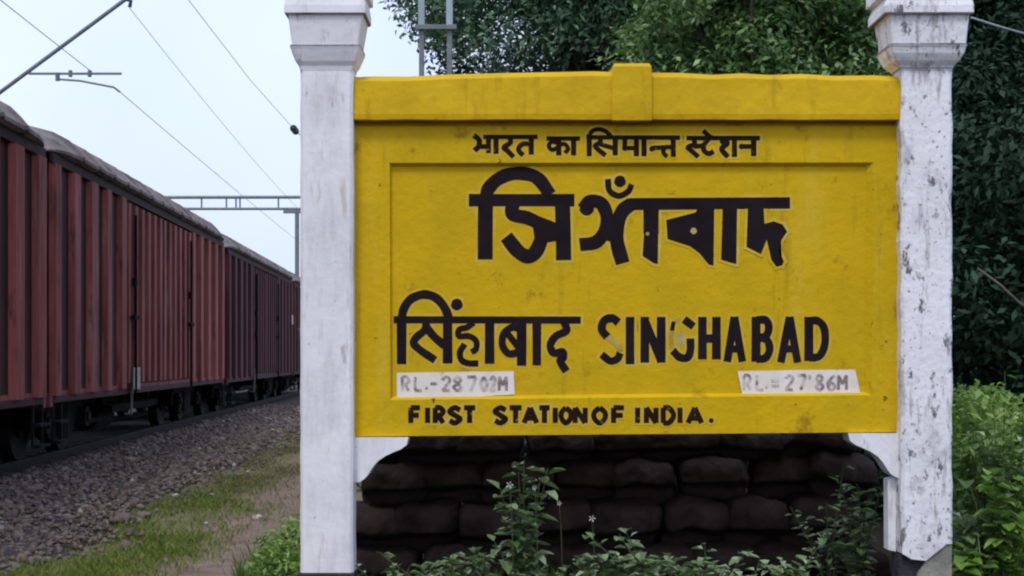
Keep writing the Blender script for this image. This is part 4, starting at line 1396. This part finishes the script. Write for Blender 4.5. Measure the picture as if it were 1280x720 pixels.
# ------------------------------------------------------------------ steel frame behind the board
YF = 15.2
sf = empty('steel_frame', (P(546, 0, YF).x, YF, 0))
tag(sf, 'pale grey twin post steel frame standing behind the left part of the board', 'steel frame')
for px in (527, 562):
    mb = MB()
    x = P(px, 0, YF).x
    mb.box((x - 0.032, YF - 0.03, P(0, 33, YF).z), (x + 0.032, YF + 0.03, 6.1), 0.006)
    mb.build('post', M['galv_light'], sf)
    mb = MB()
    mb.box((x - 0.026, YF - 0.026, -0.05), (x + 0.026, YF + 0.026, P(0, 33.2, YF).z - .001), 0.006)
    mb.build('leg', M['galv'], sf)
mb = MB()
mb.box((P(519, 0, YF).x, YF - 0.06, P(0, 38, YF).z), (P(571, 0, YF).x, YF - 0.031, P(0, 32, YF).z), 0.005)
mb.box((P(519, 0, YF).x, YF - 0.06, 5.7), (P(571, 0, YF).x, YF - 0.031, 5.78), 0.005)
mb.build('crossbar', M['galv'], sf)

# cable leaving the right pillar
a, b = P(1214, 22, 8.6), P(1380, 62, 9.4)
wire('slack_cable', 'pale cable running from the right pillar capital off the right edge', a, b, 0.006, 0.02, 'cable', group='cable at the right pillar')

# scrub added beyond the track to darken the lit gap under the wagons
cs = [(face_x(y) - 6.2 - random.random() * 1.2, y, random.uniform(0.1, 1.5)) for y in np.linspace(12, 110, 300)]
v, f = leaf_cloud(cs, 150, 0.55, 0.09, 0.04, 91)
tag(np_mesh('gap_darkening_scrub', v, f, M['leaf_dark']), 'low dark scrub added beyond the track to darken the gap beneath the wagons', 'scrub', kind='stuff')
# small white flowers among the weeds
for i, (px, py, s_) in enumerate(((740, 648, .011), (699, 629, .008), (637, 606, .012), (668, 610, .008))):
    mb = MB()
    c = P(px, py, 8.1)
    for k in range(5):
        a = k * 1.2566
        d = Vector((math.cos(a), -0.35, math.sin(a)))
        mb.poly([c, c + d * s_ + Vector((math.cos(a + .6), 0, math.sin(a + .6))) * s_ * .5, c + d * s_ * 1.7, c + d * s_ + Vector((math.cos(a - .6), 0, math.sin(a - .6))) * s_ * .5])
    fl = empty('wild_flower', (c.x + .03, c.y + .06, 0))
    mb.build('petal', M['pale_petal'], fl, recalc=False)
    mb = MB()
    mb.tube([c + Vector((0, .004, 0)), c + Vector((.01, .03, -.12)), Vector((c.x + .03, c.y + .06, -.02))], 0.002, 5)
    mb.build('stem', M['stem'], fl)
    tag(fl, ['small white flower in front of the dark stack, lowest right of four', 'tiny white flower right of the tallest weed',
        'white flower on the left side of the tallest weed', 'tiny white flower on the right side of the tallest weed'][i], 'flower', 'white flowers among the weeds')

# ragged long grass at the feet of both pillars
def tuft(px0, px1, Y0, Y1, h0, h1, n, seed, name, m, label):
    r = np.random.default_rng(seed)
    Yq = r.uniform(Y0, Y1, n)
    px = r.uniform(px0, px1, n)
    cl = np.sin(px * 0.16 + Yq * 4) * 0.5 + 0.5
    x = (px - 640) * Yq / F
    z = np.array([gz(a, b) for a, b in zip(x, Yq)]) - 0.01
    h = r.uniform(h0, h1, n) * (0.55 + 0.45 * cl)
    a = r.uniform(0, 6.28, n); la = r.uniform(0, 6.28, n)
    wd = r.uniform(0.0025, 0.0055, n)
    lean = h * r.uniform(0.05, 0.42, n)
    p0 = np.stack([x, Yq, z], -1)
    V = np.zeros((n, 8, 3))
    for q, (t, k) in enumerate(((0, 1), (0.4, 0.95), (0.75, 0.6), (1.0, 0.08))):
        c = p0 + np.stack([np.cos(la) * lean * t * t, np.sin(la) * lean * t * t, h * (t - 0.12 * t * t)], -1)
        d = np.stack([np.cos(a) * wd * k, np.sin(a) * wd * k, np.zeros(n)], -1)
        V[:, 2 * q], V[:, 2 * q + 1] = c - d, c + d
    f = np.array([[0, 1, 3, 2], [2, 3, 5, 4], [4, 5, 7, 6]])
    f = (f[None] + (np.arange(n) * 8)[:, None, None]).reshape(-1, 4)
    return tag(np_mesh(name, V.reshape(-1, 3), f, m), label, 'grass', kind='stuff')
tuft(296, 374, 8.5, 9.6, 0.10, 0.36, 1300, 301, 'long_grass', M['leaf_green'], 'ragged long green grass beside the foot path at the left pillar')
tuft(1204, 1330, 8.75, 9.7, 0.35, 1.0, 300, 303, 'long_grass', M['leaf_bright'], 'few tall bright grass stems standing in the bush at the lower right corner')
tuft(446, 1100, 8.25, 9.0, 0.05, 0.28, 3600, 305, 'long_grass', M['leaf_green'], 'short dark green grass and weeds along the foot of the dark stack')
